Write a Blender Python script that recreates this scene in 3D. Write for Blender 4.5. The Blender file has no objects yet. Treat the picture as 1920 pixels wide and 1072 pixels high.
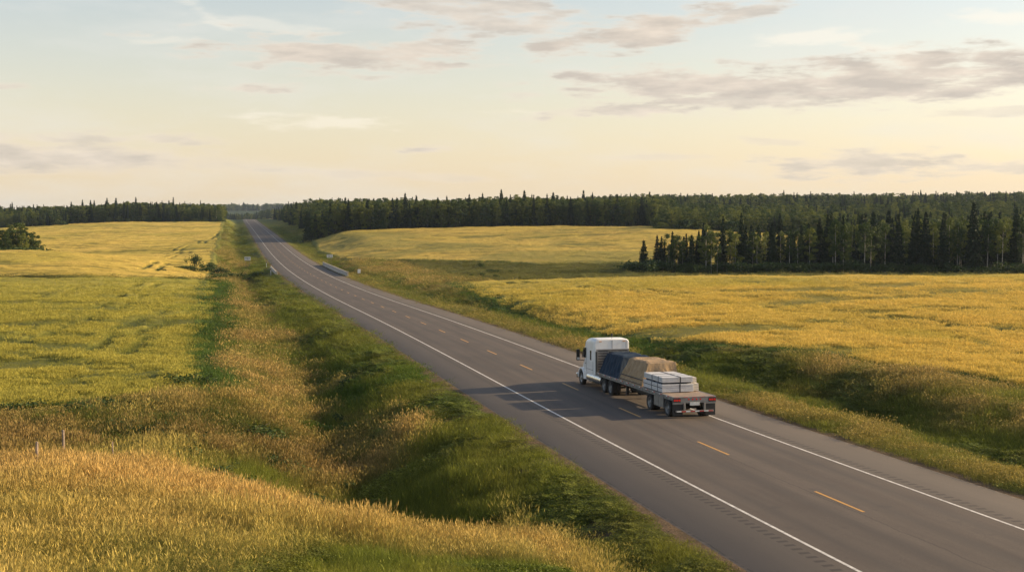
import bpy, math, random
import numpy as np
from mathutils import Vector, Matrix
random.seed(7); rng = np.random.default_rng(11)
S = bpy.context.scene; C = S.collection
R = math.radians
# ------------------------------------------------------------------ camera, sky, sun, exposure
K = 0.88                    # survey units -> metres
ZC = 18.0                   # camera height above the valley datum
FPX, HOR = 2600.0, 395.0
cam_d = bpy.data.cameras.new('camera'); cam = bpy.data.objects.new('camera', cam_d); C.objects.link(cam)
cam_d.sensor_width = 36; cam_d.lens = 36*FPX/1920; cam_d.clip_start = .5; cam_d.clip_end = 30000
cam.location = (0, 0, ZC); cam.rotation_euler = (math.pi/2 - math.atan((536-HOR)/FPX), 0, 0)
S.camera = cam
SUN_EL, SUN_AZ = 18.5, 78.0         # azimuth measured from the view direction towards the right
S.view_settings.view_transform = 'Standard'; S.view_settings.look = 'None'
S.view_settings.exposure = 0.68; S.view_settings.gamma = 1
sd = bpy.data.lights.new('sun', 'SUN'); sun = bpy.data.objects.new('sun', sd); C.objects.link(sun)
sd.energy = 5.0; sd.angle = R(0.6); sd.color = (1.0, .76, .45)
sdir = Vector((math.sin(R(SUN_AZ))*math.cos(R(SUN_EL)), math.cos(R(SUN_AZ))*math.cos(R(SUN_EL)), math.sin(R(SUN_EL))))
sun.rotation_euler = sdir.to_track_quat('Z', 'Y').to_euler()

W = bpy.data.worlds.new('World'); S.world = W; W.use_nodes = True
def build_world():
    nt = W.node_tree; N = nt.nodes; L = nt.links; N.clear()
    out = N.new('ShaderNodeOutputWorld'); bg = N.new('ShaderNodeBackground')
    sky = N.new('ShaderNodeTexSky'); sky.sky_type = 'NISHITA'; sky.sun_disc = False
    sky.sun_elevation = R(SUN_EL); sky.sun_rotation = R(SUN_AZ)
    sky.air_density = 1.0; sky.dust_density = 2.0; sky.ozone_density = 1.0; sky.altitude = 300
    geo = N.new('ShaderNodeTexCoord'); sep = N.new('ShaderNodeSeparateXYZ'); L.new(geo.outputs['Generated'], sep.inputs[0])
    def m(op, a, b=None, c=None, clamp=False):
        n = N.new('ShaderNodeMath'); n.operation = op; n.use_clamp = clamp
        for i, v in enumerate((a, b, c)):
            if v is None: continue
            if isinstance(v, (int, float)): n.inputs[i].default_value = v
            else: L.new(v, n.inputs[i])
        return n.outputs[0]
    def mix(f, a, b, mode='MIX'):
        n = N.new('ShaderNodeMix'); n.data_type = 'RGBA'; n.blend_type = mode
        for s_, v in ((n.inputs[0], f), (n.inputs[6], a), (n.inputs[7], b)):
            if isinstance(v, (int, float)): s_.default_value = v
            elif isinstance(v, tuple): s_.default_value = (*v, 1)
            else: L.new(v, s_)
        return n.outputs[2]
    az = m('ARCTAN2', sep.outputs[0], sep.outputs[1]); el = m('ARCSINE', sep.outputs[2])
    # evening haze layer: thick, cream coloured air close to the horizon
    hz = m('POWER', 2.718, m('MULTIPLY', m('MAXIMUM', el, 0.0), -10.0))
    warm = mix(1.0, sky.outputs[0], (1.09, 1.0, .95), 'MULTIPLY')
    base = mix(m('MULTIPLY', hz, .74), warm, SKYC['haze'])
    # clouds: (azimuth px, elevation px, half length px, half height px, tilt, opacity, lightness)
    comb = N.new('ShaderNodeCombineXYZ'); L.new(m('MULTIPLY', az, 9.0), comb.inputs[0]); L.new(m('MULTIPLY', el, 46.0), comb.inputs[1])
    n1 = N.new('ShaderNodeTexNoise'); n1.inputs['Scale'].default_value = 2.6; n1.inputs['Detail'].default_value = 7; n1.inputs['Roughness'].default_value = .6
    L.new(comb.outputs[0], n1.inputs['Vector'])
    comb2 = N.new('ShaderNodeCombineXYZ'); L.new(m('MULTIPLY', az, 16.0), comb2.inputs[0]); L.new(m('MULTIPLY', el, 70.0), comb2.inputs[1]); comb2.inputs[2].default_value = 4.2
    n2 = N.new('ShaderNodeTexNoise'); n2.inputs['Scale'].default_value = 1.6; n2.inputs['Detail'].default_value = 5; n2.inputs['Roughness'].default_value = .55
    L.new(comb2.outputs[0], n2.inputs['Vector'])
    nz = m('SUBTRACT', n1.outputs[0], .5); nz2 = m('SUBTRACT', n2.outputs[0], .5)
    def blob(x, y, a, b, tilt):
        u0 = (x-960)/FPX; v0 = (HOR-y)/FPX; ca, sa = math.cos(R(tilt)), math.sin(R(tilt))
        du = m('SUBTRACT', az, u0); dv = m('SUBTRACT', el, v0)
        p = m('MULTIPLY', m('ADD', m('MULTIPLY', du, ca), m('MULTIPLY', dv, sa)), FPX/a)
        q = m('MULTIPLY', m('SUBTRACT', m('MULTIPLY', dv, ca), m('MULTIPLY', du, sa)), FPX/b)
        r = m('SQRT', m('ADD', m('MULTIPLY', p, p), m('MULTIPLY', q, q)))
        return r, q
    dens = None; shade = None; light = None
    for (x, y, a, b, t, op, kind) in CLOUDS:
        if kind == 0: a, b, op = a*1.12, b*1.3, min(1, op*1.12)
        r, q = blob(x, y, a, b, t)
        d = m('MULTIPLY', m('ADD', m('SUBTRACT', 1.42 if kind == 0 else 1.1, r), m('ADD', m('MULTIPLY', nz, 1.5 if y > 280 and x < 300 else 3.4), m('MULTIPLY', nz2, 1.0 if y > 280 and x < 300 else 2.2))), .95, None, True)
        d = m('MULTIPLY', m('MULTIPLY', m('MULTIPLY', d, d), m('SUBTRACT', 3.0, m('MULTIPLY', d, 2.0))), op)
        if kind == 1: d = m('MULTIPLY', d, .62)
        if kind == 0:
            dens = d if dens is None else m('MAXIMUM', dens, d)
        else:
            light = d if light is None else m('MAXIMUM', light, d)
    # faint high veil everywhere
    comb3 = N.new('ShaderNodeCombineXYZ'); L.new(m('MULTIPLY', az, 4.0), comb3.inputs[0]); L.new(m('MULTIPLY', el, 17.0), comb3.inputs[1])
    n3 = N.new('ShaderNodeTexNoise'); n3.inputs['Scale'].default_value = 1.7; n3.inputs['Detail'].default_value = 8; n3.inputs['Roughness'].default_value = .6
    L.new(comb3.outputs[0], n3.inputs['Vector'])
    veil = m('MULTIPLY', m('SUBTRACT', n3.outputs[0], .47), 1.6, None, True)
    col = mix(veil, base, SKYC['veil'])
    col = mix(light, col, SKYC['light'])
    # soft rim glow first, shaded body inside it
    sh = m('ADD', m('MULTIPLY', nz2, 2.4), .62, None, True)
    body = mix(sh, SKYC['rim'], SKYC['body'])
    body = mix(m('SUBTRACT', 1.0, m('MULTIPLY', dens, 1.25), None, True), body, SKYC['rim'])
    col = mix(dens, col, body)
    L.new(col, bg.inputs[0]); bg.inputs[1].default_value = 0.12
    L.new(bg.outputs[0], out.inputs[0])
SKYC = dict(haze=(5.7, 4.65, 3.3), veil=(4.5, 4.4, 4.1), light=(5.7, 5.2, 4.4), rim=(4.9, 4.25, 3.55), body=(3.35, 3.0, 2.62))
CLOUDS = [(650, 108, 205, 22, -2, .85, 0), (760, 100, 150, 16, 8, .8, 0), (480, 172, 62, 8, 1, .75, 0), (55, 178, 28, 4, 0, .6, 0),
          (880, 18, 190, 34, -10, .75, 0), (1190, 66, 150, 22, 9, .9, 0), (1380, 38, 90, 9, 14, .75, 0),
          (1300, 166, 210, 26, -1, .9, 0), (1660, 158, 330, 32, 2, .95, 0), (1880, 150, 110, 26, 4, .8, 0), (1190, 212, 150, 10, 2, .8, 0), (1450, 192, 200, 14, 3, .75, 0),
          (80, 300, 300, 22, -1, .75, 0), (200, 268, 190, 8, 0, .6, 0), (790, 282, 48, 5, 1, .75, 0), (640, 326, 100, 9, -3, .45, 0), (780, 330, 140, 6, -2, .35, 0),
          (1600, 312, 140, 18, 1, .7, 0), (1810, 320, 80, 9, 1, .6, 0), (980, 180, 40, 4, 0, .4, 0), (1220, 297, 80, 4, 0, .35, 0), (1440, 268, 60, 5, -3, .4, 0), (1840, 222, 90, 7, 0, .45, 0),
          (1500, 85, 110, 20, 4, .75, 1), (1640, 108, 100, 12, -6, .6, 1), (1830, 60, 110, 16, 0, .8, 1), (1330, 3, 60, 6, 4, .6, 1), (1620, 6, 60, 8, 6, .6, 1),
          (620, 232, 150, 16, 0, .65, 1), (410, 48, 60, 14, -30, .5, 1), (520, 60, 160, 18, -8, .4, 1), (330, 90, 90, 10, 5, .4, 1), (950, 212, 90, 8, 0, .5, 1), (1750, 190, 120, 12, 3, .5, 1)]
build_world()

# ------------------------------------------------------------------ survey data (fit units)
def natural_spline(x, y, q):
    h = np.diff(x); n = len(x); A = np.zeros((n, n)); b = np.zeros(n); A[0, 0] = A[-1, -1] = 1
    for i in range(1, n-1):
        A[i, i-1] = h[i-1]; A[i, i] = 2*(h[i-1]+h[i]); A[i, i+1] = h[i]; b[i] = 6*((y[i+1]-y[i])/h[i]-(y[i]-y[i-1])/h[i-1])
    mm = np.linalg.solve(A, b); q = np.clip(q, x[0], x[-1])
    i = np.clip(np.searchsorted(x, q)-1, 0, n-2); t = q-x[i]; hh = h[i]
    return y[i]+t*((y[i+1]-y[i])/hh-hh*(2*mm[i]+mm[i+1])/6)+t*t*mm[i]/2+t**3*(mm[i+1]-mm[i])/(6*hh)
RN = np.array([-80, -20, 20, 45, 70, 95, 125, 155, 200, 280, 380, 480, 650, 900, 1300, 1800, 2020, 2250, 2600, 3200.])
RX = np.array([46, 33, 24.46, 19.06, 13.65, 8.29, 1.91, -4.43, -13.93, -30.82, -51.81, -72.62, -107.53, -158.23, -238.76, -338.88, -383, -431, -505, -632])
RD = np.array([11.5, 12, 12.48, 13.01, 13.5, 13.94, 14.41, 14.92, 15.79, 17.55, 19.23, 20.23, 20.25, 18.36, 15.73, 13.27, 12.7, 14.2, 19, 22])
YT = np.linspace(-80, 3200, 6561)
XT = natural_spline(RN, RX, YT); DT = natural_spline(RN, RD, YT); GT = np.gradient(XT, YT)
def road_x(Y): return np.interp(Y, YT, XT)
def road_coords(X, Y):
    """signed lateral offset (right +), Y of the foot point on the centre line, road drop there"""
    g = np.interp(Y, YT, GT); d0 = X-road_x(Y); c = 1/np.sqrt(1+g*g)
    Yf = Y + d0*g*c*c; return (X-road_x(Yf))*c, Yf, np.interp(Yf, YT, DT)
HW, SH = 5.0, 4.1           # half distance between edge lines, shoulder width

def hashn(ix, iy, s):
    v = np.sin(ix*127.1+iy*311.7+s*74.7)*43758.5453; return v-np.floor(v)
def vnoise(x, y, s=0):
    ix = np.floor(x); iy = np.floor(y); fx = x-ix; fy = y-iy; fx = fx*fx*(3-2*fx); fy = fy*fy*(3-2*fy)
    a = hashn(ix, iy, s); b = hashn(ix+1, iy, s); c = hashn(ix, iy+1, s); d = hashn(ix+1, iy+1, s)
    return (a+(b-a)*fx)*(1-fy)+(c+(d-c)*fx)*fy
def fbm(x, y, s=0, o=4):
    t = 0; a = .5
    for i in range(o): t = t+a*vnoise(x, y, s+i*3.3); x = x*2.03+1.7; y = y*2.03-2.1; a *= .5
    return t/(1-.5**o)
def sst(a, b, x):
    t = np.clip((x-a)/(b-a), 0, 1); return t*t*(3-2*t)

PX = [(0,1110,36),(300,1110,37),(600,1115,40),(900,1110,44),(1150,1090,47),(0,918,57),(-500,918,57),(300,932,56.5),(600,1004,54),(850,1062,51),
 (100,862,80),(300,832,87),(500,800,94),(600,855,80),(700,922,70),
 (0,794,102),(95,770,107),(200,742,115),(277,735,116),(200,700,135),(0,700,135),(0,600,210),(200,600,205),(0,530,330),(200,530,325),(390,532,335),(380,580,240),(330,660,168),(-700,600,210),(-700,800,100),
 (0,515,370),(200,518,365),(0,474,520),(150,478,520),(250,484,515),(350,495,485),(0,487,600),(100,486,610),(250,490,560),(300,468,680),(400,500,480),(400,480,560),(400,440,900),(200,448,820),(0,450,820),(0,428,1200),(200,418,1290),(400,418,1300),(-600,440,1100),(-600,500,500),
 (0,421,1600),(200,414,1700),(380,412,1800),(430,519,455),
 (1280,648,147),(1471,679,126),(1643,703,114),(1757,717,108),(1920,735,104),(1050,600,197),(870,541,314),(1900,600,184),(1400,600,190),(1900,520,330),(1400,523,330),(1200,528,325),(1000,534,320),(2500,600,184),(2500,515,330),(2500,760,100),(1900,650,150),
 (1000,521,400),(1000,507,460),(1300,517,430),(1500,516,430),(1900,519,430),(1200,500,480),(900,511,440),(1900,506,520),(1500,500,520),(780,530,360),(780,512,450),
 (1000,495,500),(1000,470,600),(1000,432,800),(700,433,820),(1240,428,790),(620,480,600),(800,470,620),(1450,438,780),(1450,460,640),(1900,440,800),(1900,470,650),(1000,450,700),(700,450,720),(2500,440,800),(900,462,650),(1150,462,640)]
XYD = [(-30,0,7),(-30,-60,5),(5,0,9),(60,0,13.5),(60,40,13.6),(60,-60,13),(25,-60,11.5),(-120,0,8),(150,0,14),
 ((600-960)/2600*1000,1000,11),((700-960)/2600*1100,1100,9),(15,1100,8),((1300-960)/2600*1100,1100,7.5),(360,1000,8),(320,1500,2),(560,1500,-1),(250,1850,-3),(680,1850,-4),(-30,1700,4),(-230,1500,9),(-90,1300,8),
 (-560,2600,17),(0,2600,5),(800,2600,0),(-1100,2600,17),(-640,3500,14),(0,3500,4),(1200,3500,0),(-900,5200,-3),(0,5200,-5),(-2500,5200,-3),(2500,5200,-5),(0,9000,5),(-4000,9000,5),(4000,9000,5),(-1300,3500,14)]
_c = [((x-960)/FPX*Y, Y, (y-HOR)*Y/FPX) for (x, y, Y) in PX]+XYD
_c = np.array(_c)
def warp(X, Y):
    Yc = np.maximum(Y, 12)+18
    return np.stack([2.2*X/Yc, 1.0*np.log(Yc)+np.minimum(Y-12, 0)*.01], -1)
_w = warp(_c[:, 0], _c[:, 1])
def _phi(r2): return np.where(r2 > 1e-12, r2*np.log(r2+1e-12), 0)
def _fit():
    n = len(_c); r2 = ((_w[:, None]-_w[None])**2).sum(-1); A = np.zeros((n+3, n+3)); A[:n, :n] = _phi(r2)+np.eye(n)*.0008
    A[:n, n] = 1; A[:n, n+1:] = _w; A[n, :n] = 1; A[n+1:, :n] = _w.T
    # interpolate angle-like quantity D/Y**.5 to keep relative accuracy near and far
    b = np.zeros(n+3); b[:n] = _c[:, 2]; return np.linalg.solve(A, b)
_k = _fit()
def base_drop(X, Y):
    sh = X.shape; X = X.ravel(); Y = Y.ravel(); out = np.zeros(len(X))
    for i in range(0, len(X), 20000):
        q = warp(X[i:i+20000], Y[i:i+20000]); r2 = ((q[:, None]-_w[None])**2).sum(-1)
        out[i:i+20000] = _phi(r2)@_k[:len(_c)]+_k[len(_c)]+q@_k[len(_c)+1:]
    return out.reshape(sh)
def ground_drop(X, Y, skip_road=False):
    """drop of the ground below the camera, fit units"""
    X = np.asarray(X, float); Y = np.asarray(Y, float)
    D = base_drop(X, Y)
    D = D-(fbm(X/14, Y/20, 5, 3)-.5)*1.0*sst(20, 60, Y)-(fbm(X/3.0, Y/3.5, 9, 3)-.5)*.45-(fbm(X/95, Y/70, 15, 2)-.5)*4.0*sst(430, 620, Y)*sst(3000, 1500, Y)
    d, Yf, Dr = road_coords(X, Y); a = np.abs(d)
    ed = HW+SH
    lft = d < 0
    # ditch distance / depth vary along the road
    dd = np.where(lft, 17.5+1.5*np.sin(Yf/37.), 16.0+1.5*np.sin(Yf/29.+1)+4*np.exp(-((Yf-100)/18)**2))
    dep = np.where(lft, 3.1+.5*np.sin(Yf/51.), 1.25+.35*np.sin(Yf/43.+2)+.9*np.exp(-((Yf-97)/16)**2))
    nearbr = np.exp(-((Yf-480)/55)**2); dep = dep*(1-nearbr)+nearbr*4.0
    fade = 1-sst(650, 1500, Yf)*.55; dep = dep*fade
    prof = np.where(a < ed+.9, .1+.10*sst(ed-.2, ed+.9, a), 0)
    t = np.clip((a-ed-.9)/(dd-ed-.9), 0, 1)
    prof = np.where(a >= ed+.9, .2+(dep-.2)*(t*t*(3-2*t)*.5+t*.5), prof)
    rough = (fbm(X/2.6, Y/3.2, 21, 4)-.5)*.9+(fbm(X/7., Y/9., 31, 3)-.5)*1.0
    Dr2 = Dr+prof-rough*sst(ed+1, ed+5, a)
    wout = np.where(lft, sst(dd+1, dd+11, a), sst(dd-.5, dd+8+24*sst(520, 700, Yf), a))
    wk = lft*sst(65, 55, Y)      # the near knoll closes the left ditch
    wout = wout*(1-wk)+wk*sst(10.5, 17, a)
    far = sst(2250, 2600, Yf)
    Z = Dr2*(1-wout)+D*wout
    Z = np.where(a < ed+.4, Dr+.16+far*0, Z)
    return Z*(1-far)+np.maximum(D, Z)*far
def P3(X, Y, dz=0):           # fit XY -> world points on the ground (metres)
    Z = ZC-K*ground_drop(X, Y)+dz
    return np.stack([np.asarray(X)*K, np.asarray(Y)*K, Z], -1)
def gz(xm, ym): return float(ZC-K*ground_drop(np.array([xm/K]), np.array([ym/K]))[0])

# masks of the crop fields (fit units): 0..1
def left_edge(Yf): return 28.7+1.6*(vnoise(Yf/16., 0*Yf, 3)-.5)+1.0*(vnoise(Yf/4., 0*Yf, 4)-.5)
def right_edge(Yf): return np.interp(Yf, [60, 85, 100, 116, 130, 147, 170, 197, 250, 314, 345], [36, 33, 31, 27, 23.5, 20.5, 19, 19, 21, 25.5, 30])+1.4*(vnoise(Yf/9., 0*Yf, 8)-.5)
def m_left1(X, Y):
    d, Yf, _ = road_coords(X, Y); e = left_edge(Yf); corner = 95+np.maximum(0, (-d < 60)*(60-(-d)))*.42
    return sst(e, e+.7, -d)*sst(corner+3*vnoise(X/6., Y*0, 2), corner+3*vnoise(X/6., Y*0, 2)+1, Y)*(1-sst(343, 345, Y+.02*X))
def m_left2(X, Y):
    d, Yf, _ = road_coords(X, Y); e = left_edge(Yf)-.5
    return sst(e, e+.7, -d)*sst(352, 354, Y+.02*X)*(1-sst(1292, 1300, Y))
def m_right1(X, Y):
    d, Yf, _ = road_coords(X, Y); e = right_edge(Yf)
    return sst(e, e+.7, d)*(1-sst(345, 349, Y+.01*X))*sst(40, 44, Y)
def m_right2(X, Y):
    d, Yf, _ = road_coords(X, Y); e = 20+2.5*np.sin(Yf/40.)+60*(1-sst(490, 570, Y))*(Y < 575)
    lo = 487+8*np.sin(X/23.)+6*vnoise(X/9., X*0, 6)
    return sst(e, e+1.0, d)*sst(lo, lo+3, Y)*(1-sst(838, 850, Y))

# ------------------------------------------------------------------ helpers: objects, tags, materials
def tag(o, label=None, cat=None, group=None, kind=None):
    if label: o['label'] = label
    if cat: o['category'] = cat
    if group: o['group'] = group
    if kind: o['kind'] = kind
    return o
def empty(name, loc, rz=0, scale=1):
    o = bpy.data.objects.new(name, None); C.objects.link(o); o.location = loc; o.rotation_euler = (0, 0, rz)
    o.scale = (scale,)*3 if not isinstance(scale, tuple) else scale; return o
def mesh_from(name, v, f, mats=(), smooth=False, mi=None):
    me = bpy.data.meshes.new(name); v = np.asarray(v, dtype=np.float32)
    if isinstance(f, np.ndarray):
        nv, nf, k = len(v), len(f), f.shape[1]
        me.vertices.add(nv); me.vertices.foreach_set('co', v.ravel())
        me.loops.add(nf*k); me.loops.foreach_set('vertex_index', f.ravel().astype(np.int32))
        me.polygons.add(nf); me.polygons.foreach_set('loop_start', np.arange(0, nf*k, k, dtype=np.int32))
        me.update(calc_edges=True)
    else:
        me.from_pydata([tuple(map(float, p)) for p in v], [], f); me.update()
    for m in mats: me.materials.append(m)
    if mi is not None: me.polygons.foreach_set('material_index', np.asarray(mi, dtype=np.int32))
    if smooth: me.polygons.foreach_set('use_smooth', np.ones(len(me.polygons), dtype=bool))
    return me
def link(name, me, parent=None, coll=None):
    o = bpy.data.objects.new(name, me); (coll or C).objects.link(o)
    if parent: o.parent = parent
    return o
def nmat(name):
    m = bpy.data.materials.new(name); m.use_nodes = True; nt = m.node_tree; b = nt.nodes['Principled BSDF']; return m, nt, b
def noise(nt, scale, detail=4, rough=.6, vec=None, obj=False, stretch=None):
    n = nt.nodes.new('ShaderNodeTexNoise'); n.inputs['Scale'].default_value = scale; n.inputs['Detail'].default_value = detail; n.inputs['Roughness'].default_value = rough
    if vec is None:
        tc = nt.nodes.new('ShaderNodeTexCoord'); vec = tc.outputs['Object']
    if stretch:
        mp = nt.nodes.new('ShaderNodeMapping'); mp.inputs['Scale'].default_value = stretch; nt.links.new(vec, mp.inputs[0]); vec = mp.outputs[0]
    nt.links.new(vec, n.inputs['Vector']); return n.outputs[0]
def ramp(nt, fac, stops):
    r = nt.nodes.new('ShaderNodeValToRGB'); nt.links.new(fac, r.inputs[0]); e = r.color_ramp.elements
    while len(e) < len(stops): e.new(.5)
    for k, (p, c) in enumerate(stops): e[k].position = p; e[k].color = (*c, 1) if len(c) == 3 else c
    return r.outputs[0]
def mixc(nt, f, a, b, mode='MIX'):
    n = nt.nodes.new('ShaderNodeMix'); n.data_type = 'RGBA'; n.blend_type = mode
    for s_, v in ((n.inputs[0], f), (n.inputs[6], a), (n.inputs[7], b)):
        if isinstance(v, (int, float)): s_.default_value = v
        elif isinstance(v, tuple): s_.default_value = (*v, 1)
        else: nt.links.new(v, s_)
    return n.outputs[2]
def bump(nt, b, h, strength=.4, dist=.05):
    n = nt.nodes.new('ShaderNodeBump'); n.inputs['Strength'].default_value = strength; n.inputs['Distance'].default_value = dist
    nt.links.new(h, n.inputs['Height']); nt.links.new(n.outputs[0], b.inputs['Normal'])
def nmath(nt, op, a, b=None, clamp=False):
    n = nt.nodes.new('ShaderNodeMath'); n.operation = op; n.use_clamp = clamp
    for i, v in enumerate((a, b)):
        if v is None: continue
        if isinstance(v, (int, float)): n.inputs[i].default_value = v
        else: nt.links.new(v, n.inputs[i])
    return n.outputs[0]
def paint(name, col, rough=.5, metal=0, var=.15, sc=3, dirt=None, spec=.5):
    m, nt, b = nmat(name); n = noise(nt, sc, 5)
    lo = tuple(c*(1-var) for c in col); hi = tuple(min(1, c*(1+var)) for c in col)
    c = ramp(nt, n, [(.3, lo), (.7, hi)])
    if dirt:
        n2 = noise(nt, sc*.6, 6, .7); c = mixc(nt, nmath(nt, 'MULTIPLY', ramp(nt, n2, [(.45, (0, 0, 0)), (.75, (1, 1, 1))]), dirt[0]), c, dirt[1])
    nt.links.new(c, b.inputs['Base Color']); b.inputs['Roughness'].default_value = rough; b.inputs['Metallic'].default_value = metal
    b.inputs['Specular IOR Level'].default_value = spec
    return m
def leafy(name, lo, hi, trans=.25, scale=.35, tint=False, rough=.7):
    """foliage: per-object and in-crown variation, some light passes through"""
    m, nt, b = nmat(name); N = nt.nodes
    if tint:
        at = N.new('ShaderNodeAttribute'); at.attribute_type = 'INSTANCER'; at.attribute_name = 'tint'
        g = N.new('ShaderNodeNewGeometry'); rv = g.outputs['Random Per Island']
        k = ramp(nt, rv, [(0, (.62, .62, .62)), (.5, (.95, .95, .95)), (1, (1.35, 1.3, 1.2))])
        c = mixc(nt, 1.0, at.outputs['Color'], k, 'MULTIPLY'); c = mixc(nt, 1.0, c, hi, 'MULTIPLY')
    else:
        oi = N.new('ShaderNodeObjectInfo'); g = N.new('ShaderNodeNewGeometry')
        f = nmath(nt, 'ADD', nmath(nt, 'MULTIPLY', nmath(nt, 'POWER', oi.outputs['Random'], 1.6), .75), nmath(nt, 'MULTIPLY', g.outputs['Random Per Island'], .25))
        c = ramp(nt, f, [(.1, lo), (.9, hi)])
    nt.links.new(c, b.inputs['Base Color']); b.inputs['Roughness'].default_value = rough; b.inputs['Specular IOR Level'].default_value = .2
    tr = N.new('ShaderNodeBsdfTranslucent'); nt.links.new(c, tr.inputs[0])
    mx = N.new('ShaderNodeMixShader'); mx.inputs[0].default_value = trans
    nt.links.new(b.outputs[0], mx.inputs[1]); nt.links.new(tr.outputs[0], mx.inputs[2]); nt.links.new(mx.outputs[0], N['Material Output'].inputs[0])
    return m

# ------------------------------------------------------------------ ground cover colours (true plant / soil colours by zone)
DRY = np.array([.36, .245, .09]); STRAW = np.array([.41, .30, .11]); GRN = np.array([.070, .130, .016]); YGRN = np.array([.20, .21, .032]); SOIL = np.array([.13, .095, .065]); DGRN = np.array([.045, .085, .016])
GOLD = np.array([.64, .465, .118]); GOLDG = np.array([.38, .33, .06]); LIME = np.array([.35, .325, .064])
def zone_color(X, Y):
    X = np.asarray(X, float); Y = np.asarray(Y, float)
    d, Yf, _ = road_coords(X, Y); a = np.abs(d); lft = d < 0
    n1 = fbm(X/9, Y/13, 41, 4); n2 = fbm(X/3, Y/4, 47, 4); n3 = fbm(X/30, Y/40, 53, 3)
    dry = np.where(lft, sst(15.5, 26, a+(n1-.5)*22+(n2-.5)*8), sst(17, 24, a+(n1-.5)*14)*.55)
    dry = np.where(lft, dry, np.maximum(dry, sst(14.5, 10.5, a+(n1-.5)*5)*.7))
    n4 = fbm(X/6, Y/11, 83, 4); dry = np.clip(dry*(.12+1.3*sst(.38, .60, .5*n2+.5*n4)), 0, 1)
    # slope just behind the knoll: greener, weedy
    back = lft*sst(56, 66, Y)*sst(112, 92, Y)*sst(15, 22, a); dry = dry*(1-.75*back*sst(.66, .46, n1))
    knoll = lft*sst(66, 60, Y)*sst(11, 15, a)
    kd = np.clip(.22+1.2*(n1-.40)+.7*sst(46, 53, Y+.10*X+4*(n2-.5))-.55*sst(-14, -3, X), 0, 1)
    dry = dry*(1-knoll)+kd*knoll
    dry = np.where(lft & (Y > 64), dry*(.45+.45*sst(.45, .58, fbm(X/12, Y/22, 97, 3))), dry); dry = dry*(1-.6*sst(480, 900, Y))
    out = sst(34, 40, a+0*X)*(Y > 115); dry = dry*(1-out)+out*.12*sst(.5, .6, n1)
    crop = (m_left1(X, Y-2.5)+m_left1(X-3.5, Y)+m_right1(X+2.0, Y)) > .5; crop = crop*1.0; dry = dry*(1-.95*crop)
    g = GRN*(1-n3[..., None])+YGRN*n3[..., None]
    g = np.where(((~lft) & (a > 13.5) & (a < 24))[..., None], g*.8+DGRN*.2, g)
    yv = (sst(.45, .62, n2)*.75)[..., None]; g = g*(1-yv)+YGRN*yv
    hue = (fbm(X/5, Y/7, 61, 3))[..., None]; dr = DRY*(1-hue)+STRAW*hue
    c = g*(1-dry[..., None])+dr*dry[..., None]
    # rank weeds along the crop edges, and on the slope behind the knoll
    cw = (crop*sst(.30, .42, n2+.1))[..., None]; c = c*(1-.85*cw)+(DGRN*1.5)*.85*cw
    bk = (back*sst(.42, .56, n1))[..., None]; c = c*(1-.55*bk)
    mead = (sst(34, 40, a)*(Y > 300))[..., None]; c = c*(1-mead)+mead*(np.array([.16, .165, .04])*(.6+.8*n1[..., None])*(1-dry[..., None])+dr*.7*dry[..., None])
    shoulder = ((a < 13.0)*sst(.40, .52, n2))[..., None]; c = c*(1-.7*shoulder)+YGRN*.9*.7*shoulder
    return c, dry
def soil_mask(X, Y):
    d, Yf, _ = road_coords(X, Y); a = np.abs(d); ed = HW+SH
    s = sst(ed+.5, ed-.05, a+(vnoise(X/1.3, Y/1.3, 71)-.5)*1.0)
    n = fbm(X/3.5, Y/5, 77, 4)
    return np.clip(s+sst(.60, .66, n)*(d < 0)*sst(15, 12.5, a)*.9, 0, 1)

# ------------------------------------------------------------------ terrain sheet
def fan(Ys, us):
    Yg, ug = np.meshgrid(Ys, us, indexing='ij'); Xg = ug*(np.maximum(Yg, 12)+18); return Xg, Yg
def grid_faces(nr, nc):
    i = np.arange(nr-1)[:, None]*nc+np.arange(nc-1)[None]; i = i.ravel()
    return np.stack([i, i+1, i+nc+1, i+nc], -1)
def geom_rows(a, b, ratio, step=.6):
    r = [a]
    while r[-1] < b: r.append(r[-1]+max(step, r[-1]*(ratio-1)))
    return np.array(r)
Ys = np.concatenate([np.arange(-70, 22, 3.), geom_rows(22, 9000, 1.0085, .35)])
us = np.concatenate([np.linspace(-1.6, -.46, 30)[:-1], np.linspace(-.46, .46, 760), np.linspace(.46, 1.6, 30)[1:]])
Xg, Yg = fan(Ys, us)
def ground_material():
    m, nt, b = nmat('ground_cover'); N = nt.nodes
    at = N.new('ShaderNodeAttribute'); at.attribute_name = 'cover'
    n = noise(nt, .9, 8, .7); n2 = noise(nt, 9, 5, .7, stretch=(1, 1, .2))
    c = mixc(nt, 1.0, at.outputs['Color'], ramp(nt, n, [(.3, (.55, .58, .5)), (.55, (1, 1, 1)), (.75, (1.4, 1.3, 1.15))]), 'MULTIPLY')
    c = mixc(nt, .8, c, ramp(nt, n2, [(.3, (.6, .62, .55)), (.6, (1.15, 1.1, 1.05))]), 'MULTIPLY')
    nt.links.new(c, b.inputs['Base Color']); b.inputs['Roughness'].default_value = .95; b.inputs['Specular IOR Level'].default_value = .1
    h = nmath(nt, 'ADD', n, nmath(nt, 'MULTIPLY', n2, .3)); bump(nt, b, h, .8, .5)
    return m
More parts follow.
